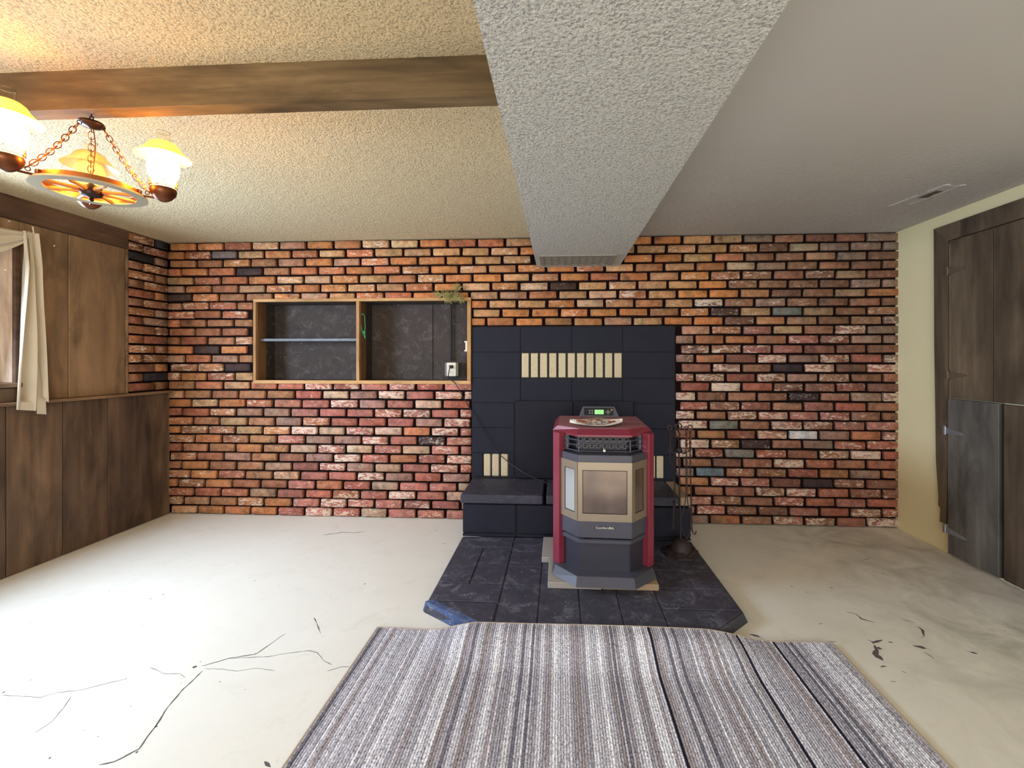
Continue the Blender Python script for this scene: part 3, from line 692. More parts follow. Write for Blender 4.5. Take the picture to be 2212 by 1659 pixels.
# door: three facets, each with a window opening
dz0, dz1, gz0, gz1 = .238, .683, .327, .645
W_, FW_, Y0_, CH_ = .243, .1445, .070, .118
spart('door', 'charcoal', octo(W_, FW_, Y0_, CH_, .25), dz0, dz1, .002, lab='charcoal door')
door = [c for c in st.children if c.name.startswith('door')][0] if [c for c in st.children if c.name.startswith('door')] else None
if door is None: door = [o for o in bpy.data.objects if o.parent == st and o.name.startswith('door')][0]
def facet(p, q, lo, hi, z0, z1, out, thick, m, name, hole=None, par=door, bev=0, lab=None):
    """slab on the facet from p to q, between fractions lo..hi; hole = (flo,fhi,hz0,hz1)"""
    p, q = Vector((p[0], p[1], 0)), Vector((q[0], q[1], 0)); d = q-p; n_ = Vector((d.y, -d.x, 0)).normalized()
    bm = B()
    def P(f, z, o): w__ = p+d*f+n_*o; return (w__.x, w__.y, z)
    def slab(a, b, c0, c1):
        vs = [bm.verts.new(P(f, z, o)) for o in (out, out+thick) for f, z in ((a, c0), (b, c0), (b, c1), (a, c1))]
        for q_ in ((0, 3, 2, 1), (4, 5, 6, 7), (0, 1, 5, 4), (1, 2, 6, 5), (2, 3, 7, 6), (3, 0, 4, 7)): bm.faces.new([vs[i] for i in q_])
    if hole:
        a, b, c0, c1 = hole; slab(lo, hi, z0, c0); slab(lo, hi, c1, z1); slab(lo, a, c0, c1); slab(b, hi, c0, c1)
    else: slab(lo, hi, z0, z1)
    bmesh.ops.recalc_face_normals(bm, faces=bm.faces); return obj(name, bm, M[m], par, label=lab)
A_, Bp, Cp, Dp = (-W_, Y0_+CH_), (-FW_, Y0_), (FW_, Y0_), (W_, Y0_+CH_)
for (p, q, h) in ((A_, Bp, (.30, .86)), (Bp, Cp, (.085, .912)), (Cp, Dp, (.16, .72))):
    facet(p, q, .0, 1.0, gz0, gz1, .0005, .004, 'champ', 'face_panel', (h[0], h[1], .368, .603), lab='champagne coloured metal panel')
    facet(p, q, h[0]-.01, h[1]+.01, .362, .609, .0004, .0018, 'sglass_bright' if p is A_ else 'sglass', 'window_pane', lab='sooty reflective glass')  # left pane paler than the others, painted in for its brighter reflection
for (p, q, h) in ((A_, Bp, (.30, .86)), (Bp, Cp, (.085, .912)), (Cp, Dp, (.16, .72))):
    e = .0035/(Vector(q)-Vector(p)).length
    facet(p, q, h[0], h[1], .368, .603, .0020, .0012, 'black', 'gasket', (h[0]+e, h[1]-e, .3715, .5995))
# lettering on the door
def text(body, size, m, loc, rot, parent, name='lettering', extr=.0006, sx=1):
    cu = bpy.data.curves.new(name, 'FONT'); cu.body = body; cu.size = size; cu.align_x = 'CENTER'; cu.align_y = 'CENTER'; cu.extrude = extr
    o = bpy.data.objects.new(name, cu); COL.objects.link(o); me = bpy.data.meshes.new_from_object(o); bpy.data.objects.remove(o)
    me.materials.append(M[m]); o = bpy.data.objects.new(name, me); COL.objects.link(o); o.parent = parent; o.location = loc; o.rotation_euler = rot; o.scale = (sx, 1, 1); return o
bm = B(); box(bm, -.054, .054, Y0_-.002, Y0_, .286, .300, .0006); obj('name_plate', bm, M['darksteel'], door)
lt = text('ComfortBilt', .0165, 'white', (0, Y0_-.003, .293), (PI/2, 0, 0), door, sx=1.22)
# grille above the door
gp = spart('heat_grille', 'darksteel', octo(.190, .128, .172, .072, .26), .690, .772)
for zz in (.757, .729, .699):
    bm = B(); pts = [(-.232, .205), (-.216, .178), (-.139, .100), (.139, .100), (.216, .178), (.232, .205)]
    for a, b in zip(pts, pts[1:]):
        d = Vector((b[0]-a[0], b[1]-a[1], 0)); 
        tube(bm, [(a[0], a[1], zz), (b[0], b[1], zz)], .0033, 6)
    obj('grille_rail', bm, M['charcoal'], st)
for x, y in ((-.139, .100), (.139, .100), (-.200, .162), (.200, .162)):
    bm = B(); box(bm, x-.003, x+.003, y, y+.005, .694, .762); obj('grille_post', bm, M['charcoal'], st)
for row, zz in enumerate((.752, .716)):
    for k in range(8):
        x = -.128+k*.0365+(.0 if row == 0 else -.010); y = .1715
        bm = B(); torus(bm, (x, y-.004, zz), .0125, .0022, (0, 1, 0), 18, 6); o = obj('tube_ring', bm, M['greyplate'], gp, True)
        bm = B(); n_ = 16; a = [bm.verts.new((x+.011*math.cos(2*PI*i/n_), y-.0012, zz+.011*math.sin(2*PI*i/n_))) for i in range(n_)]
        b = [bm.verts.new((x+.011*math.cos(2*PI*i/n_), y+.001, zz+.011*math.sin(2*PI*i/n_))) for i in range(n_)]; bm.faces.new(a[::-1]); bm.faces.new(b)
        for i in range(n_): bm.faces.new((a[i], a[(i+1) % n_], b[(i+1) % n_], b[i]))
        bmesh.ops.recalc_face_normals(bm, faces=bm.faces); obj('tube_hole', bm, M['black'], gp)
bm = B(); bmesh.ops.create_uvsphere(bm, u_segments=14, v_segments=8, radius=.0078, matrix=Matrix.Translation((.000, .094, .703))); tube(bm, [(0, .096, .703), (0, .165, .703)], .003, 6); obj('knob', bm, M['white'], st, True, label='small pale round knob')
bm = B(); box(bm, -.214, -.196, .20, .214, .690, .772); obj('grille_side', bm, M['charcoal'], st); bm = B(); box(bm, .196, .214, .20, .214, .690, .772); obj('grille_side', bm, M['charcoal'], st)
# control console
bm = B(); zb, zt_ = .812, .878; P0 = [(-.128, zb), (.142, zb), (.112, zt_), (-.102, zt_)]
a = [bm.verts.new((x, .700+(z-zb)*.25, z)) for x, z in P0]; b = [bm.verts.new((x, .735+(z-zb)*.1, z)) for x, z in P0]
bm.faces.new(a); bm.faces.new(b[::-1])
for i in range(4): bm.faces.new((a[i], b[i], b[(i+1) % 4], a[(i+1) % 4]))
bmesh.ops.recalc_face_normals(bm, faces=bm.faces); con = obj('control_console', bm, M['charcoal'], st)
def cpl(x0, x1, z0, z1, m, name, off, lab=None):
    bm = B(); vs = []
    for o in (off, 0):
        for x, z in ((x0, z0), (x1, z0), (x1, z1), (x0, z1)): vs.append(bm.verts.new((x, .700+(z-zb)*.25-o, z)))
    for q_ in ((0, 1, 2, 3), (0, 4, 5, 1), (1, 5, 6, 2), (2, 6, 7, 3), (3, 7, 4, 0)): bm.faces.new([vs[i] for i in q_])
    bmesh.ops.recalc_face_normals(bm, faces=bm.faces); return obj(name, bm, M[m], con, label=lab)
cpl(-.094, .104, .822, .871, 'black', 'key_panel', .001)
cpl(-.022, .039, .829, .858, 'lcd', 'display', .0022, 'lit green display')
for x in (-.056, -.038):
    for z in (.836, .852): cpl(x-.006, x+.006, z-.005, z+.005, 'greyplate', 'button', .0025)
bm = B(); 
for dx, dz in ((0, 0), (.012, 0), (-.012, 0), (0, .010), (0, -.010)):
    z = .843+dz; box(bm, .068+dx-.005, .068+dx+.005, .7-.0025+(z-zb)*.25, .7+(z-zb)*.25, z-.0045, z+.0045)
obj('arrow_keys', bm, M['greyplate'], con)
bm = B(); box(bm, .088, .098, .7-.004+.012, .7+.012, .853, .863); obj('warning_sticker', bm, plain('yellow_sticker', (200, 150, 60), .5), con, label='small yellow sticker')

# curled leaflet on the stove
lf = thing('leaflet', 'curled printed leaflet with white edges lying on top of the stove', 'leaflet', (.222, 2.64, .9028), math.radians(6))
def curl(name, inset, zoff, m):
    bm = B(); N = 16; rows = []
    for i in range(N+1):
        t = i/N*2-1; half = .066*(1-abs(t)**2.4)*(1.0)+.0125*(1-abs(t)); x = t*(.158-inset); r = []
        for j in range(7):
            s = j/6*2-1; y = s*max(half-inset, .0005)-.028*(1-t*t)+.028; z = .004+.009*(s+1)+.012*t*t+.006*s*s*(1-abs(t))+.0012*math.sin(5*t+2*s)+zoff
            r.append(bm.verts.new((x, y, z)))
        rows.append(r)
    for a, b in zip(rows, rows[1:]):
        for j in range(6): bm.faces.new((a[j], b[j], b[j+1], a[j+1]))
    r = bmesh.ops.extrude_face_region(bm, geom=list(bm.faces)); bmesh.ops.translate(bm, vec=(0, 0, -.0006), verts=[v for v in r['geom'] if isinstance(v, bmesh.types.BMVert)])
    bmesh.ops.recalc_face_normals(bm, faces=bm.faces); return obj(name, bm, M[m], lf, True)
curl('sheet', 0, 0, 'paper'); curl('printed_picture', .018, .0009, 'picture')

# ================================================================== FIRE TOOLS
TX, TY = .775, 2.90
ts = thing('fire_tool_stand', 'rusty iron fire tool stand with a domed leafy base, right of the stove', 'tool stand', (TX, TY, .0535))
bm = B(); lathe(bm, [(.004, .092), (.030, .088), (.052, .068), (.062, .040), (.070, .026), (.098, .016), (.112, .010), (.112, .0), (.004, 0)][::-1], seg=32)
for v_ in bm.verts:
    r = math.hypot(v_.co.x, v_.co.y)
    if r > .08: k = 1+.05*math.sin(9*math.atan2(v_.co.y, v_.co.x)); v_.co.x *= k; v_.co.y *= k
base = obj('base', bm, M['iron'], ts, True)
for k in range(18):
    a0 = k*2*PI/18+rnd.uniform(-.1, .1); r = rnd.uniform(.075, .10); bm = B(); L = rnd.uniform(.018, .028); c_ = Vector((r*math.cos(a0), r*math.sin(a0), .024)); t_ = Vector((-math.sin(a0), math.cos(a0), 0)); n_ = Vector((math.cos(a0), math.sin(a0), -.2))
    pp = [c_-t_*L, c_-t_*L*.3-n_*.009+Vector((0, 0, .006)), c_+t_*L*.4-n_*.007+Vector((0, 0, .007)), c_+t_*L, c_+t_*L*.3+n_*.010, c_-t_*L*.4+n_*.009]
    a = [bm.verts.new(p) for p in pp]; b = [bm.verts.new(p-Vector((0, 0, .004))) for p in pp]; bm.faces.new(a); bm.faces.new(b[::-1])
    for i in range(6): bm.faces.new((a[i], b[i], b[(i+1) % 6], a[(i+1) % 6]))
    bmesh.ops.recalc_face_normals(bm, faces=bm.faces); obj('leaf', bm, M['iron'], base)
bm = B(); tube(bm, [(0, 0, .08), (-.006, 0, .35), (-.012, 0, .66)], .0055, 8); obj('pole', bm, M['iron'], ts, True)
HUB = Vector((-.012, 0, .655))
bm = B(); lathe(bm, [(.002, -.02), (.018, -.014), (.024, 0), (.018, .016), (.006, .022)], tuple(HUB), 12)
HK = [(-.072, -.008), (-.020, .070), (.022, -.050), (.062, .010)]
for x, y in HK:
    d = Vector((x+.012, y, 0)); 
    tube(bm, catmull([HUB, HUB+d*.5+Vector((0, 0, -.012)), HUB+d*.85+Vector((0, 0, -.008)), HUB+d+Vector((0, 0, .012))], 5), .0035, 6)
obj('hook_arms', bm, M['iron'], ts, True)
bm = B(); tube(bm, [tuple(HUB), (HUB.x, 0, HUB.z+.05)], .004, 6)
for k in range(26):
    t = k/25; 
top_pts = [(HUB.x+.006*math.cos(t*9), .006*math.sin(t*9), HUB.z+.05+t*.08) for t in [k/24 for k in range(25)]]
tube(bm, top_pts, .005, 6); torus(bm, (HUB.x, 0, HUB.z+.155), .018, .0045, (0, 1, 0), 14, 6); obj('top_handle', bm, M['iron'], ts, True)
def tool(name, lab, k, tail, m, Lh=.115):
    x, y = HK[k]; hx = Vector((TX+x, TY+y, .0535+.655))
    t = thing(name, lab, 'fire tool', tuple(hx), 0, 'fire tools on the stand')
    bm = B()
    for ph in (0, PI):
        tube(bm, [(.0045*math.cos(q*11+ph), .0045*math.sin(q*11+ph), .018+q*Lh) for q in [i/26 for i in range(27)]], .0045, 6)
    torus(bm, (0, 0, .018+Lh+.014), .014, .0045, (0, 1, 0), 14, 6); torus(bm, (0, 0, .010), .011, .0025, (0, 1, 0), 12, 5)
    obj('handle', bm, M[m], t, True)
    tail(t); return t
def tail_poker(t):
    bm = B(); tube(bm, catmull([(0, 0, .01), (.003, 0, -.20), (.012, 0, -.52)], 6), .0042, 7); tube(bm, catmull([(.012, 0, -.50), (.018, -.004, -.53), (.030, -.010, -.53), (.034, -.012, -.51)], 5), .0036, 6); obj('rod', bm, M['iron'], t, True)
def tail_tongs(t):
    bm = B(); 
    for s in (-1, 1): tube(bm, catmull([(0, 0, .01), (s*.004, 0, -.10), (s*.006, 0, -.30), (s*.030, 0, -.40), (s*.032, 0, -.46), (s*.008, 0, -.53), (s*.001, 0, -.545)], 8), .0030, 6)
    obj('tong_arms', bm, M['iron'], t, True)
def tail_shovel(t):
    bm = B(); tube(bm, [(0, 0, .01), (0, 0, -.36)], .0042, 7); obj('rod', bm, M['iron'], t, True)
    bm = B(); rows = []
    for i in range(7):
        z = -.35-i*.028; wv = .026+.008*math.sin(i/6*2.2); rows.append([bm.verts.new((wv*s, .012*s*s-.004+i*.001, z)) for s in (-1, -.6, 0, .6, 1)])
    for a, b in zip(rows, rows[1:]):
        for j in range(4): bm.faces.new((a[j], b[j], b[j+1], a[j+1]))
    r = bmesh.ops.extrude_face_region(bm, geom=list(bm.faces)); bmesh.ops.translate(bm, vec=(0, .002, 0), verts=[v for v in r['geom'] if isinstance(v, bmesh.types.BMVert)])
    bmesh.ops.recalc_face_normals(bm, faces=bm.faces); obj('scoop', bm, M['iron'], t, True)
def tail_hook(t):
    bm = B(); tube(bm, catmull([(0, 0, .01), (0, 0, -.04), (.004, 0, -.075), (.024, 0, -.10), (.040, .004, -.115), (.048, .004, -.135), (.050, .004, -.17)], 8), .0040, 7); obj('rod', bm, M['iron'], t, True)
tool('fireplace_hook', 'short iron tool with a curved shank hanging nearest the stove', 0, tail_hook, 'iron')
tool('fireplace_shovel', 'iron shovel hanging behind the pole of the stand', 1, tail_shovel, 'iron').rotation_euler = (0, 0, 1.35)
tool('fireplace_tongs', 'iron tongs with looped arms hanging in front of the pole', 2, tail_tongs, 'rust')
tool('fireplace_poker', 'rusty iron poker with a straight rod hanging over the brick wall', 3, tail_poker, 'rust')

# ================================================================== SHELF BOX (recessed)
sb = thing('recessed_shelf_box', 'open two-bay wooden shelf box set into the brick wall beside the surround', 'shelf', (-1.62, YB, 1.09))
SF, SBK = 3.548, 3.80
X0, X1, Z0, Z1 = -2.520, -.708, 1.093, 1.790; T = .024
def sp(name, x0, x1, y0, y1, z0, z1, m, lab=None, bev=.002):
    bm = B(); box(bm, x0, x1, y0, y1, z0, z1, bev); return obj(name, bm, M[m], sb, world=True, label=lab)
# front edging
sp('top_edge', X0, X1, SF, SF+.03, Z1-T, Z1, 'pine'); sp('bottom_edge', X0, X1, SF, SF+.03, Z0, Z0+T+.004, 'pine')
sp('side_edge', X0, X0+T-.002, SF+.001, SF+.03, Z0+T+.004, Z1-T, 'pine_v'); sp('side_edge', X1-T-.006, X1, SF+.001, SF+.03, Z0+T+.004, Z1-T, 'pine_v')
sp('divider_edge', -1.650, -1.624, SF+.001, SF+.03, Z0+T+.004, Z1-T, 'pine_v')
for nm, x0, x1 in (('side_board', X0, X0+T-.002), ('side_board', X1-T-.002, X1), ('divider', -1.650, -1.624)):
    sp(nm, x0, x1, SF+.03, 3.68, Z0+T, Z1-T, 'sidewood', bev=0); sp(nm, x0, x1, 3.68, SBK, Z0+T, Z1-T, 'darkply', bev=0, lab='dark rear half')  # boards are brown in front and darker behind
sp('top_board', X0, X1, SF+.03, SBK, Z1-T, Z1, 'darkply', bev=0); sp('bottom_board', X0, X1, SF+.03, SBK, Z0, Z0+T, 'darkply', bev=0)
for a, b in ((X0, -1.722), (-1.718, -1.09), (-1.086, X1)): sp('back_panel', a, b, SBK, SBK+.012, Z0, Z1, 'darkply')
sp('shelf', X0+T, -1.651, 3.612, SBK-.001, 1.445, 1.466, 'shelfedge', 'worn blue-grey shelf')
# conduit, outlet, bracket
cd = thing('conduit', 'dark metal conduit running down the back of the right-hand bay of the shelf box', 'pipe', (-.925, 3.775, 1.25))
bm = B(); tube(bm, [(-.925, 3.778, 1.282), (-.925, 3.778, Z1-T-.002)], .0095, 10); obj('pipe', bm, M['conduit'], cd, True, world=True)
bm = B()
for z in (1.30, 1.72): torus(bm, (-.925, 3.778, z), .0115, .002, (0, 0, 1), 14, 5)
obj('clamp', bm, M['conduit'], cd, True, world=True)
ol = thing('power_outlet', 'white double power outlet at the foot of the conduit', 'outlet', (-.925, 3.77, 1.21))
oc = on_y(975, 798, 3.73); ox, oz = oc.x, oc.z
bm = B(); box(bm, ox-.058, ox+.058, 3.738, 3.797, oz-.058, oz+.058, .004); obj('box', bm, M['greyplate'], ol, world=True)
bm = B(); box(bm, ox-.040, ox+.040, 3.728, 3.738, oz-.058, oz+.058, .003); pl_ = obj('cover_plate', bm, M['white'], ol, world=True)
for dz in (.022, -.022):
    bm = B(); box(bm, ox-.018, ox+.018, 3.7262, 3.7285, oz+dz-.014, oz+dz+.014, .001); so = obj('socket', bm, M['dim'] if dz > 0 else M['white'], ol, world=True)
    if dz < 0:
        for s in (-.006, .006): bm = B(); box(bm, ox+s-.0012, ox+s+.0012, 3.7252, 3.7265, oz+dz-.005, oz+dz+.005); obj('slot', bm, M['black'], so, world=True)
# power cord
pts = [(ox-.006, 3.715, oz+.018), (ox-.002, 3.66, oz-.012), (ox+.02, 3.56, oz-.07)]
for x, y, Y in ((984, 829, 3.535), (1003, 862, 3.545), (1022, 894, 3.545), (1047, 937, 3.54), (1068, 968, 3.53), (1086, 988, 3.51), (1112, 1008, 3.47), (1140, 1026, 3.42)): pts.append(tuple(on_y(x, y, Y)))
pts += [(-.10, 3.40, .352), (-.02, 3.38, .349), (.10, 3.36, .349)]
bm = B(); tube(bm, catmull(pts, 6), .0036, 6); pc = obj('power_cable', bm, M['cable'], None, True); tag(pc, 'thin black power cord hanging from the outlet down across the bricks to the stove', 'cable')
bm = B(); box(bm, ox-.014, ox+.012, 3.705, 3.7262, oz+.012, oz+.034, .003); obj('plug', bm, M['cable'], pc)
br = thing('door_catch', 'small white plastic bracket on the inner side of the shelf box near the surround', 'bracket', (-.745, 3.62, 1.40))
bm = B(); zc = on_y(1007, 748, 3.60).z
box(bm, -.7600, -.7385, 3.585, 3.60, zc-.034, zc+.034, .002); obj('body', bm, M['white'], br, world=True)
for s in (-1, 1): bm = B(); box(bm, -.768, -.7385, 3.583, 3.60, zc+s*.036-.006, zc+s*.036+.006, .001); obj('clip', bm, M['white'], br, world=True)
# green cord loop
gc = thing('green_cord_loop', 'green knotted cord loop hanging from a nail on the shelf box divider', 'cord', (-1.60, 3.60, 1.50))
a0 = on_y(783.5, 677, 3.592); kn = on_y(784.5, 717, 3.592)
bm = B(); lp = [(a0.x, 3.592, a0.z), (a0.x-.013, 3.586, a0.z-.02), (a0.x-.014, 3.582, a0.z-.07), (kn.x-.010, 3.586, kn.z+.02), (kn.x, 3.59, kn.z), (kn.x+.012, 3.602, kn.z+.03), (a0.x+.012, 3.606, a0.z-.07), (a0.x+.010, 3.602, a0.z-.02), (a0.x, 3.592, a0.z)]
tube(bm, catmull(lp, 6), .0030, 6); obj('loop', bm, M['green'], gc, True, world=True)
bm = B(); torus(bm, (kn.x, 3.588, kn.z), .008, .0042, (.6, .5, .6), 12, 6); torus(bm, (kn.x+.007, 3.586, kn.z-.010), .008, .0042, (-.5, .6, .5), 12, 6); torus(bm, (kn.x+.011, 3.588, kn.z-.004), .006, .004, (.1, 1, .1), 12, 6); obj('knot', bm, M['green'], gc, True, world=True)
bm = B(); tube(bm, catmull([(kn.x+.010, 3.588, kn.z-.012), (kn.x+.018, 3.585, kn.z-.03), (kn.x+.017, 3.586, kn.z-.055)], 5), .003, 6); tube(bm, catmull([(kn.x+.004, 3.588, kn.z-.012), (kn.x+.006, 3.59, kn.z-.028), (kn.x+.012, 3.59, kn.z-.042)], 5), .0022, 6); obj('tail', bm, M['green'], gc, True, world=True)
bm = B(); tube(bm, [(-1.6235, 3.592, a0.z+.002), (a0.x+.01, 3.592, a0.z+.003)], .0018, 6); obj('nail', bm, M['iron'], gc, world=True)
# pine sprig on the top edge
ps = thing('pine_sprig', 'dry pine sprig lying on top of the shelf box near the corner', 'plant', (-.90, 3.54, Z1))
o0 = on_y(975, 640, 3.535)
def needles(bm, path, n, L, spread):
    P_ = catmull(path, 6)
    for k in range(n):
        t = rnd.random(); i = int(t*(len(P_)-1)); p = P_[i]; d = (P_[min(i+1, len(P_)-1)]-P_[max(i-1, 0)]).normalized()
        r = Vector((rnd.gauss(0, 1), rnd.gauss(0, .35)-.12, rnd.gauss(0, 1))).normalized(); q = (d*rnd.uniform(.4, 1.1)+r*spread).normalized()
        e = p+q*L*rnd.uniform(.6, 1.1)
        if e.y > 3.551 and e.z < Z1: e.y = 3.541
        e.y = min(e.y, 3.56); tube(bm, [p, (p+e)/2+Vector((0, 0, -.003)), e], [.0018, .0015, .0006], 3)
R0 = Vector((o0.x, 3.532, Z1+.012))
paths = [[R0, R0+Vector((-.06, .006, .012)), R0+Vector((-.125, .01, .0))], [R0, R0+Vector((.035, 0, .035)), R0+Vector((.065, .0, .078))], [R0, R0+Vector((.03, -.012, -.012)), R0+Vector((.10, -.014, -.028))], [R0, R0+Vector((-.01, -.012, -.01)), R0+Vector((-.02, -.018, -.035))]]
bm = B()
for p in paths: tube(bm, catmull(p, 5), .0022, 5)
obj('twig', bm, M['twig'], ps, True, world=True)
for p, n_ in zip(paths, (85, 55, 95, 60)):
    bm = B(); needles(bm, p, n_, .055, .75); o = obj('needle_tuft', bm, M['needle'], ps, world=True); o['kind'] = 'stuff'

# ================================================================== CHANDELIER
HX, HY = -1.619, 1.462
ch = thing('chandelier', 'copper wagon wheel chandelier with three oil-lamp style lights hanging from the beam', 'chandelier', (HX, HY, 1.86))
L0 = lambda z: z-1.86
bm = B(); lathe(bm, [(.006, L0(2.088)), (.010, L0(2.092)), (.030, L0(2.097)), (.036, L0(2.103)), (.033, L0(2.110)), (.010, L0(2.116)), (.004, L0(2.118))], seg=24)
for k in range(3):
    a0 = math.radians(20+118*k); torus(bm, (.033*math.cos(a0), .033*math.sin(a0), L0(2.094)), .006, .0014, (-math.sin(a0), math.cos(a0), 0), 12, 5)
obj('canopy', bm, M['bronze'], ch, True)
bm = B(); torus(bm, (0, 0, L0(2.124)), .007, .0018, (0, 1, 0), 14, 6); tube(bm, [(0, 0, L0(2.128)), (0, 0, L0(2.139))], .002, 6); obj('hook', bm, M['bronze'], ch, True)
bm = B(); R1, R2 = .150, .117
lathe(bm, [(R2, L0(1.866)), (R1, L0(1.866)), (R1, L0(1.872)), (R2, L0(1.872)), (R2, L0(1.866))], seg=48, caps=False); obj('rim', bm, M['wheelrim'], ch, True, label='pale flat wheel rim')
bm = B(); lathe(bm, [(.126, L0(1.8722)), (.131, L0(1.8722)), (.131, L0(1.893)), (.126, L0(1.893)), (.126, L0(1.8722))], seg=48, caps=False)
obj('band', bm, M['copper'], ch, True, label='copper band')
for k in range(8):
    a0 = math.radians(20)+k*PI/4; u = Vector((math.cos(a0), math.sin(a0), 0)); bm = B()
    tube(bm, [u*r+Vector((0, 0, L0(1.871))) for r in (.024, .04, .055, .08, .105, .121)], [.0045, .0085, .0062, .0055, .0075, .0045], 8); obj('spoke', bm, M['wheelwood'], ch, True)
bm = B(); lathe(bm, [(.003, L0(1.836)), (.007, L0(1.840)), (.005, L0(1.846)), (.010, L0(1.850)), (.028, L0(1.856)), (.032, L0(1.866)), (.028, L0(1.884)), (.012, L0(1.892)), (.003, L0(1.900))], seg=24); obj('hub', bm, M['bronze'], ch, True)
for k, (deg, lit) in enumerate(((22, True), (139, False), (254, True))):
    a0 = math.radians(deg); u = Vector((math.cos(a0), math.sin(a0), 0)); c = u*.205
    bm = B(); tube(bm, [u*.131+Vector((0, 0, L0(1.874))), u*.205+Vector((0, 0, L0(1.869)))], .0038, 8); box(bm, .128, .140, -.008, .008, L0(1.867), L0(1.893), .001, mat=Matrix.Rotation(a0, 4, 'Z'))
    lathe(bm, [(.004, L0(1.858)), (.012, L0(1.860)), (.024, L0(1.868)), (.037, L0(1.884)), (.040, L0(1.898)), (.038, L0(1.906)), (.030, L0(1.906))], tuple(c), 28)
    torus(bm, tuple(u*.158+Vector((0, 0, L0(1.886)))), .0065, .0016, tuple(Vector((-u.y, u.x, 0))), 12, 5)
    lamp = obj('lamp', bm, M['copperdk'], ch, True, label='lit lamp on copper cup' if lit else 'unlit lamp on copper cup')
    bm = B(); nL = 16
    for i in range(nL):
        b0 = i*2*PI/nL; w1 = Vector((math.cos(b0), math.sin(b0), 0)); torus(bm, tuple(c+w1*.0395+Vector((0, 0, L0(1.921)))), .0062, .0011, tuple(w1), 10, 4)
        torus(bm, tuple(c+w1*.0395+Vector((0, 0, L0(1.931)))), .0025, .0010, tuple(w1), 8, 4)
    torus(bm, tuple(c+Vector((0, 0, L0(1.911)))), .0395, .0018, (0, 0, 1), 32, 5); obj('gallery', bm, M['copperdk'], lamp, True)
    bm = B(); lathe(bm, [(.030, L0(1.908)), (.033, L0(1.925)), (.037, L0(1.938)), (.045, L0(1.958)), (.048, L0(1.982)), (.045, L0(2.005)), (.036, L0(2.028)), (.026, L0(2.046)), (.0225, L0(2.06))], tuple(c), 32, caps=False)
    obj('globe', bm, M['globe_lit'] if lit else M['milk'], lamp, True, label='glowing milk glass globe' if lit else 'unlit milk glass globe')
    bm = B(); lathe(bm, [(.0245, L0(2.072)), (.034, L0(2.070)), (.044, L0(2.062)), (.052, L0(2.048)), (.064, L0(2.034)), (.083, L0(2.019)), (.084, L0(2.0185)), (.083, L0(2.0178)), (.063, L0(2.0325)), (.0505, L0(2.0465)), (.0425, L0(2.0605)), (.033, L0(2.0685)), (.0245, L0(2.0705))], tuple(c), 36, caps=False); obj('shade', bm, M['shade'], lamp, True)
    bm = B(); lathe(bm, [(.0205, L0(2.05)), (.0205, L0(2.108)), (.0215, L0(2.109)), (.0190, L0(2.109)), (.0190, L0(2.05))], tuple(c), 28, caps=False); obj('chimney', bm, M['glass'], lamp, True)
    # chain from canopy ring to the arm
    A0 = u*.036+Vector((0, 0, L0(2.088))); E0 = u*.158+Vector((0, 0, L0(1.893))); d = E0-A0; n_ = 13; bm = B()
    for i in range(n_):
        t = (i+.5)/n_; sag = -.014*math.sin(PI*t); p = A0+d*t+Vector((0, 0, sag))
        tg = (d+Vector((0, 0, -.014*PI*math.cos(PI*t)))).normalized(); s1 = Vector((-u.y, u.x, 0)); s2 = tg.cross(s1)
        torus(bm, tuple(p), .0082, .0015, tuple(s1 if i % 2 else s2), 12, 5, 1.72, ax=tuple(tg))
    obj('chain', bm, M['copperdk'], ch, True)
bm = B(); tube(bm, catmull([(.004, .003, L0(2.09)), (.010, .004, L0(2.03)), (.006, .002, L0(1.96)), (.0, .0, L0(1.898))], 8), .0016, 5); obj('wire', bm, M['copperdk'], ch, True)

# ================================================================== CURTAIN SWAG
cu = thing('window_swag', 'off-white fabric swag draped from a nail beside the window with two hanging tails', 'curtain', (XL+.04, 2.615, 2.07))
def sheet(name, fn, nu, nv, par=cu, thick=.003):
    bm = B(); rows = [[bm.verts.new(fn(i/nu, j/nv)) for j in range(nv+1)] for i in range(nu+1)]
    for a, b in zip(rows, rows[1:]):
        for j in range(nv): bm.faces.new((a[j], b[j], b[j+1], a[j+1]))
    bm.normal_update(); r = bmesh.ops.extrude_face_region(bm, geom=list(bm.faces)); vs = [v for v in r['geom'] if isinstance(v, bmesh.types.BMVert)]
    for v in vs: v.co -= v.normal*thick
    bmesh.ops.recalc_face_normals(bm, faces=bm.faces); return obj(name, bm, M['fabric'], par, True, world=True)
def tailf(y0t, y1t, y0b, y1b, zt0, zb0, zb1, folds, depth, ph):
    def fn(u, v):    # u down, v across
        y = (y0t+(y1t-y0t)*v)*(1-u)+(y0b+(y1b-y0b)*v)*u+.004*math.sin(7*u+3*v)
        z = zt0+((zb0+(zb1-zb0)*v)-zt0)*u
        k = min(1, u*5)
        x = XL+.046+depth*(.35+.65*k)*math.sin(folds*PI*v+ph+.8*u)+.012*k*math.sin(3.2*u+ph)
        return (max(x, XL+.010 if z > 1.05 else XL+.066), y, z)
    return fn
sheet('hanging_tail', tailf(2.520, 2.562, 2.470, 2.572, 2.068, .992, .975, 2.0, .034, .4), 44, 18)
sheet('hanging_tail', tailf(2.548, 2.602, 2.565, 2.648, 2.072, 1.06, 1.02, 1.5, .028, 2.4), 44, 16)
sheet('hanging_tail', tailf(2.572, 2.590, 2.580, 2.634, 1.40, .955, .945, 1.0, .008, .2), 24, 8)
def swag(u, v):
    y = 2.562-u*1.25; c = math.sin(PI*min(u, 1))**.8
    z = 2.066-.030*v*(u > 0)-c*(.03+.235*v)+.0; x = XL+.05+.030*math.sin(v*PI*4+2*u)*min(1, u*6)+.02*v*c
    return (x, y, z-(1-min(1, u*8))*0)
sheet('swag', swag, 50, 22)
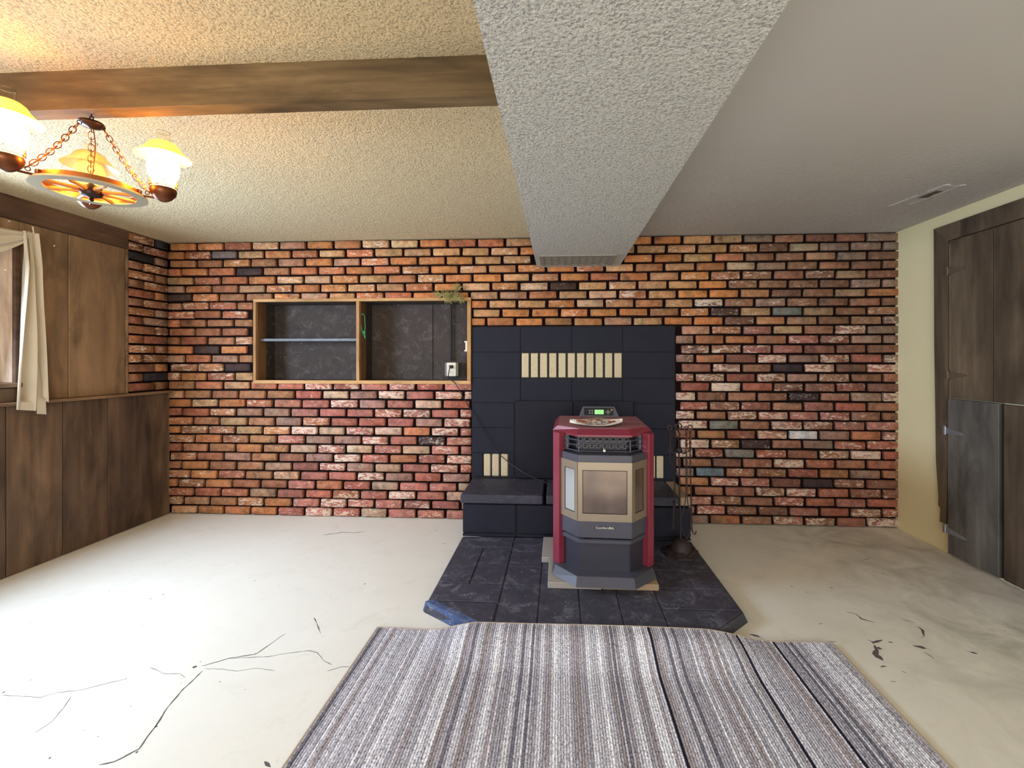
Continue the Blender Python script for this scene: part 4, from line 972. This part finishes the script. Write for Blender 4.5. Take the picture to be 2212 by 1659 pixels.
bm = B(); tube(bm, catmull([(XL-.001, 2.575, 2.060), (XL+.052, 2.572, 2.066), (XL+.062, 2.565, 2.078), (XL+.064, 2.560, 2.10)], 5), .0028, 6); lathe(bm, [(.001, 0), (.006, .0005), (.006, .002), (.001, .003)], (XL+.064, 2.560, 2.099), 10); obj('nail', bm, M['white'], cu, True, world=True)

# ================================================================== RUG
RX = (-.862, 1.222); RY = (.60, 2.082)
NC = 216; sub = 4; cw = (RX[1]-RX[0])/NC; nx = NC*sub+1; dy = .0042; ny = int((RY[1]-RY[0])/dy)+1
xs = np.linspace(RX[0], RX[1], nx); ysr = np.linspace(RY[0], RY[1], ny); Xg, Yg = np.meshgrid(xs, ysr)
ci = np.minimum(np.floor((Xg-RX[0])/cw).astype(int), NC-1); fr_ = (Xg-RX[0])/cw-ci
rs = np.random.RandomState(11); phc = rs.uniform(0, 6.28, NC); per = rs.uniform(.0105, .0125, NC)
prof = np.sqrt(np.clip(1-(2*fr_-1)**2, 0, 1)); st_ = .55+.45*np.abs(np.sin(PI*Yg/per[ci]+phc[ci]+1.3*(fr_-.5)))
def sstep(a, b, x): t = np.clip((x-a)/(b-a), 0, 1); return t*t*(3-2*t)
ride = sstep(-.62, -.36, Xg)*(1-sstep(.64, .98, Xg))*sstep(1.80, 2.03, Yg)
Zg = .0055+.0050*prof*st_+.0525*ride+.002*np.sin(3*Xg+2*Yg)*(1-ride)+.002
Yg2 = Yg-.012*ride*sstep(1.9, 2.08, Yg)+.004*np.sin(5*Xg)*sstep(1.7, 2.08, Yg)
V = np.stack([Xg, Yg2, Zg], -1).reshape(-1, 3)
idx = np.arange(nx*ny).reshape(ny, nx); Fq = np.stack([idx[:-1, :-1], idx[:-1, 1:], idx[1:, 1:], idx[1:, :-1]], -1).reshape(-1, 4)
me = bpy.data.meshes.new('rug'); me.vertices.add(len(V)); me.vertices.foreach_set('co', V.astype(np.float32).ravel())
me.loops.add(Fq.size); me.loops.foreach_set('vertex_index', Fq.astype(np.int32).ravel()); me.polygons.add(len(Fq)); me.polygons.foreach_set('loop_start', np.arange(0, Fq.size, 4, dtype=np.int32)); me.polygons.foreach_set('loop_total', np.full(len(Fq), 4, dtype=np.int32)); me.update(calc_edges=True)
colpal = {'w': (232, 234, 244), 'l': (206, 206, 218), 'm': (176, 174, 186), 't': (166, 158, 164), 'd': (116, 114, 128), 'b': (34, 34, 50)}
seq = []; rr_ = random.Random(5)
while len(seq) < NC:
    k = rr_.choice('wllmmtlmtmwdml'); seq += [k]*rr_.choice([1, 1, 1, 2] if k in 'wlmt' else [1])
for xx in (.405, .80, .965): seq[int((xx-RX[0])/cw)] = 'b'
for xx in (-.62, -.18, .12, .28, .34, .36): i = int((xx-RX[0])/cw); seq[i] = seq[i+1] = 'w'
cols = np.array([srgb(colpal[k]) for k in seq[:NC]]); cols[:, :3] *= rs.uniform(.85, 1.15, (NC, 1))
at = me.attributes.new('tint', 'FLOAT_COLOR', 'POINT'); at.data.foreach_set('color', cols[ci.ravel()].astype(np.float32).ravel())
me.polygons.foreach_set('use_smooth', np.ones(len(Fq), dtype=bool)); me.materials.append(M['rug'])
rug = bpy.data.objects.new('rug', me); COL.objects.link(rug); tag(rug, 'grey and white striped knitted rug overlapping the hearth edge', 'rug')
def rz_at(x, y):
    i = int(np.clip((x-RX[0])/(RX[1]-RX[0])*(nx-1), 0, nx-1)); j = int(np.clip((y-RY[0])/(RY[1]-RY[0])*(ny-1), 0, ny-1)); return float(Xg[j, i]), float(Yg2[j, i]), .0075+.0525*float(ride[j, i])+.002*math.sin(3*x+2*y)*(1-float(ride[j, i]))
bm = B()
edge = [rz_at(x, RY[1]) for x in np.linspace(RX[0], RX[1], 90)]
tube(bm, [(e[0], e[1]+.002, e[2]) for e in edge], .0052, 7)
tube(bm, [(RX[0]-.002, y, rz_at(RX[0], y)[2]) for y in np.linspace(RY[0], RY[1]+.002, 40)], .0058, 7); tube(bm, [(RX[1]+.002, y, rz_at(RX[1], y)[2]) for y in np.linspace(RY[0], RY[1]+.002, 40)], .0058, 7)
obj('binding', bm, M['binding'], rug, True, label='tan sewn edge binding')

# ================================================================== FLOOR CRACKS AND CHIPS (px of the photo on the floor plane)
def strip(pts, w0, name='crack', m='crack', jit=.35):
    P_ = [on_z(x, y, 0) for x, y in pts]; Q = []
    for a, b in zip(P_, P_[1:]):
        n_ = max(2, int((b-a).length/.02))
        for k in range(n_): Q.append(a.lerp(b, k/n_)+Vector((rnd.uniform(-1, 1), rnd.uniform(-1, 1), 0))*.0016)
    Q.append(P_[-1]); bm = B(); L = []; 
    for i, p in enumerate(Q):
        d = (Q[min(i+1, len(Q)-1)]-Q[max(i-1, 0)]).normalized(); n_ = Vector((-d.y, d.x, 0)); w__ = w0*rnd.uniform(1-jit*2, 1+jit)*(0.25 if i in (0, len(Q)-1) else 1)
        L.append([bm.verts.new(p+n_*w__*s+Vector((0, 0, z))) for s, z in ((-1, .0002), (1, .0002), (1, .0008), (-1, .0008))])
    for a, b in zip(L, L[1:]):
        for j in range(4): bm.faces.new((a[j], a[(j+1) % 4], b[(j+1) % 4], b[j]))
    bmesh.ops.recalc_face_normals(bm, faces=bm.faces); return obj(name, bm, M[m], floor)
k7 = lambda *q: [(x/2.6976, 1240+y/2.6976) for x, y in q]
strip(k7((580, 1112), (665, 1095), (745, 1055), (810, 1020), (850, 960), (905, 890), (930, 850), (960, 800), (1050, 690), (1085, 655), (1180, 565)), .0022)
strip(k7((1175, 538), (1230, 522), (1330, 492), (1420, 478), (1490, 468), (1600, 390), (1662, 348)), .0016)
strip(k7((1330, 492), (1400, 488), (1560, 482), (1700, 458), (1800, 447), (1850, 458), (1880, 500), (1935, 530)), .0011)
strip(k7((1190, 552), (1300, 555), (1380, 567), (1500, 548), (1600, 565)), .0008); strip(k7((1905, 565), (1985, 543), (2040, 540)), .0012)
strip(k7((0, 706), (120, 712), (240, 720), (330, 693), (480, 675), (570, 650), (735, 612)), .0008); strip(k7((205, 925), (300, 860), (370, 780), (415, 712)), .0008)
strip(k7((875, 545), (930, 570), (960, 583), (1050, 580), (1080, 605)), .0009); strip(k7((1828, 255), (1850, 300), (1868, 345)), .0020); strip(k7((1540, 1095), (1575, 1125)), .0045, 'chip', 'chip')
k6 = lambda *q: [(1300+x/2.4254, 1250+y/2.4254) for x, y in q]
for q, w_ in (([(1280, 175), (1330, 185), (1360, 210), (1430, 230)], .005), ([(1395, 320), (1420, 335), (1440, 330), (1470, 322)], .009), ([(1425, 345), (1440, 375), (1430, 395), (1475, 430)], .013), ([(1440, 360), (1470, 370)], .010), ([(1630, 352), (1680, 360), (1730, 375)], .012), ([(1690, 385), (1740, 418)], .005), ([(1655, 250), (1680, 270), (1690, 305)], .005), ([(1570, 210), (1640, 232)], .003), ([(775, 292), (815, 300), (850, 318)], .010), ([(1185, 330), (1225, 332)], .008), ([(1895, 372), (1930, 385), (1970, 395)], .007), ([(1500, 332), (1525, 335)], .004), ([(1460, 462), (1490, 460)], .004), ([(1135, 238), (1155, 235)], .004), ([(1515, 540), (1540, 540)], .005), ([(990, 40), (1002, 44)], .006), ([(1195, 45), (1210, 52)], .006), ([(1570, 485), (1595, 495)], .004)):
    strip(k6(*q), w_*.75, 'chip', 'chip', .5)
for x, y, w_ in ((421, 1441, .006), (433, 1430, .003), (353, 1285, .003), (552, 1413, .003), (337, 1570, .005), (296, 1625, .004), (272, 1467, .003), (325, 1294, .004), (550, 1255, .003), (788, 1262, .003), (8, 1496, .004), (107, 1638, .004), (943, 1146, .003), (1020-60, 1175, .003)):
    strip([(x-w_*700, y), (x+w_*700, y-1)], w_, 'chip', 'chip', .4)
strip([(697, 1156), (740, 1150), (768, 1151), (790, 1148)], .003); strip([(1925-60, 1210), (1880, 1205)], .003)
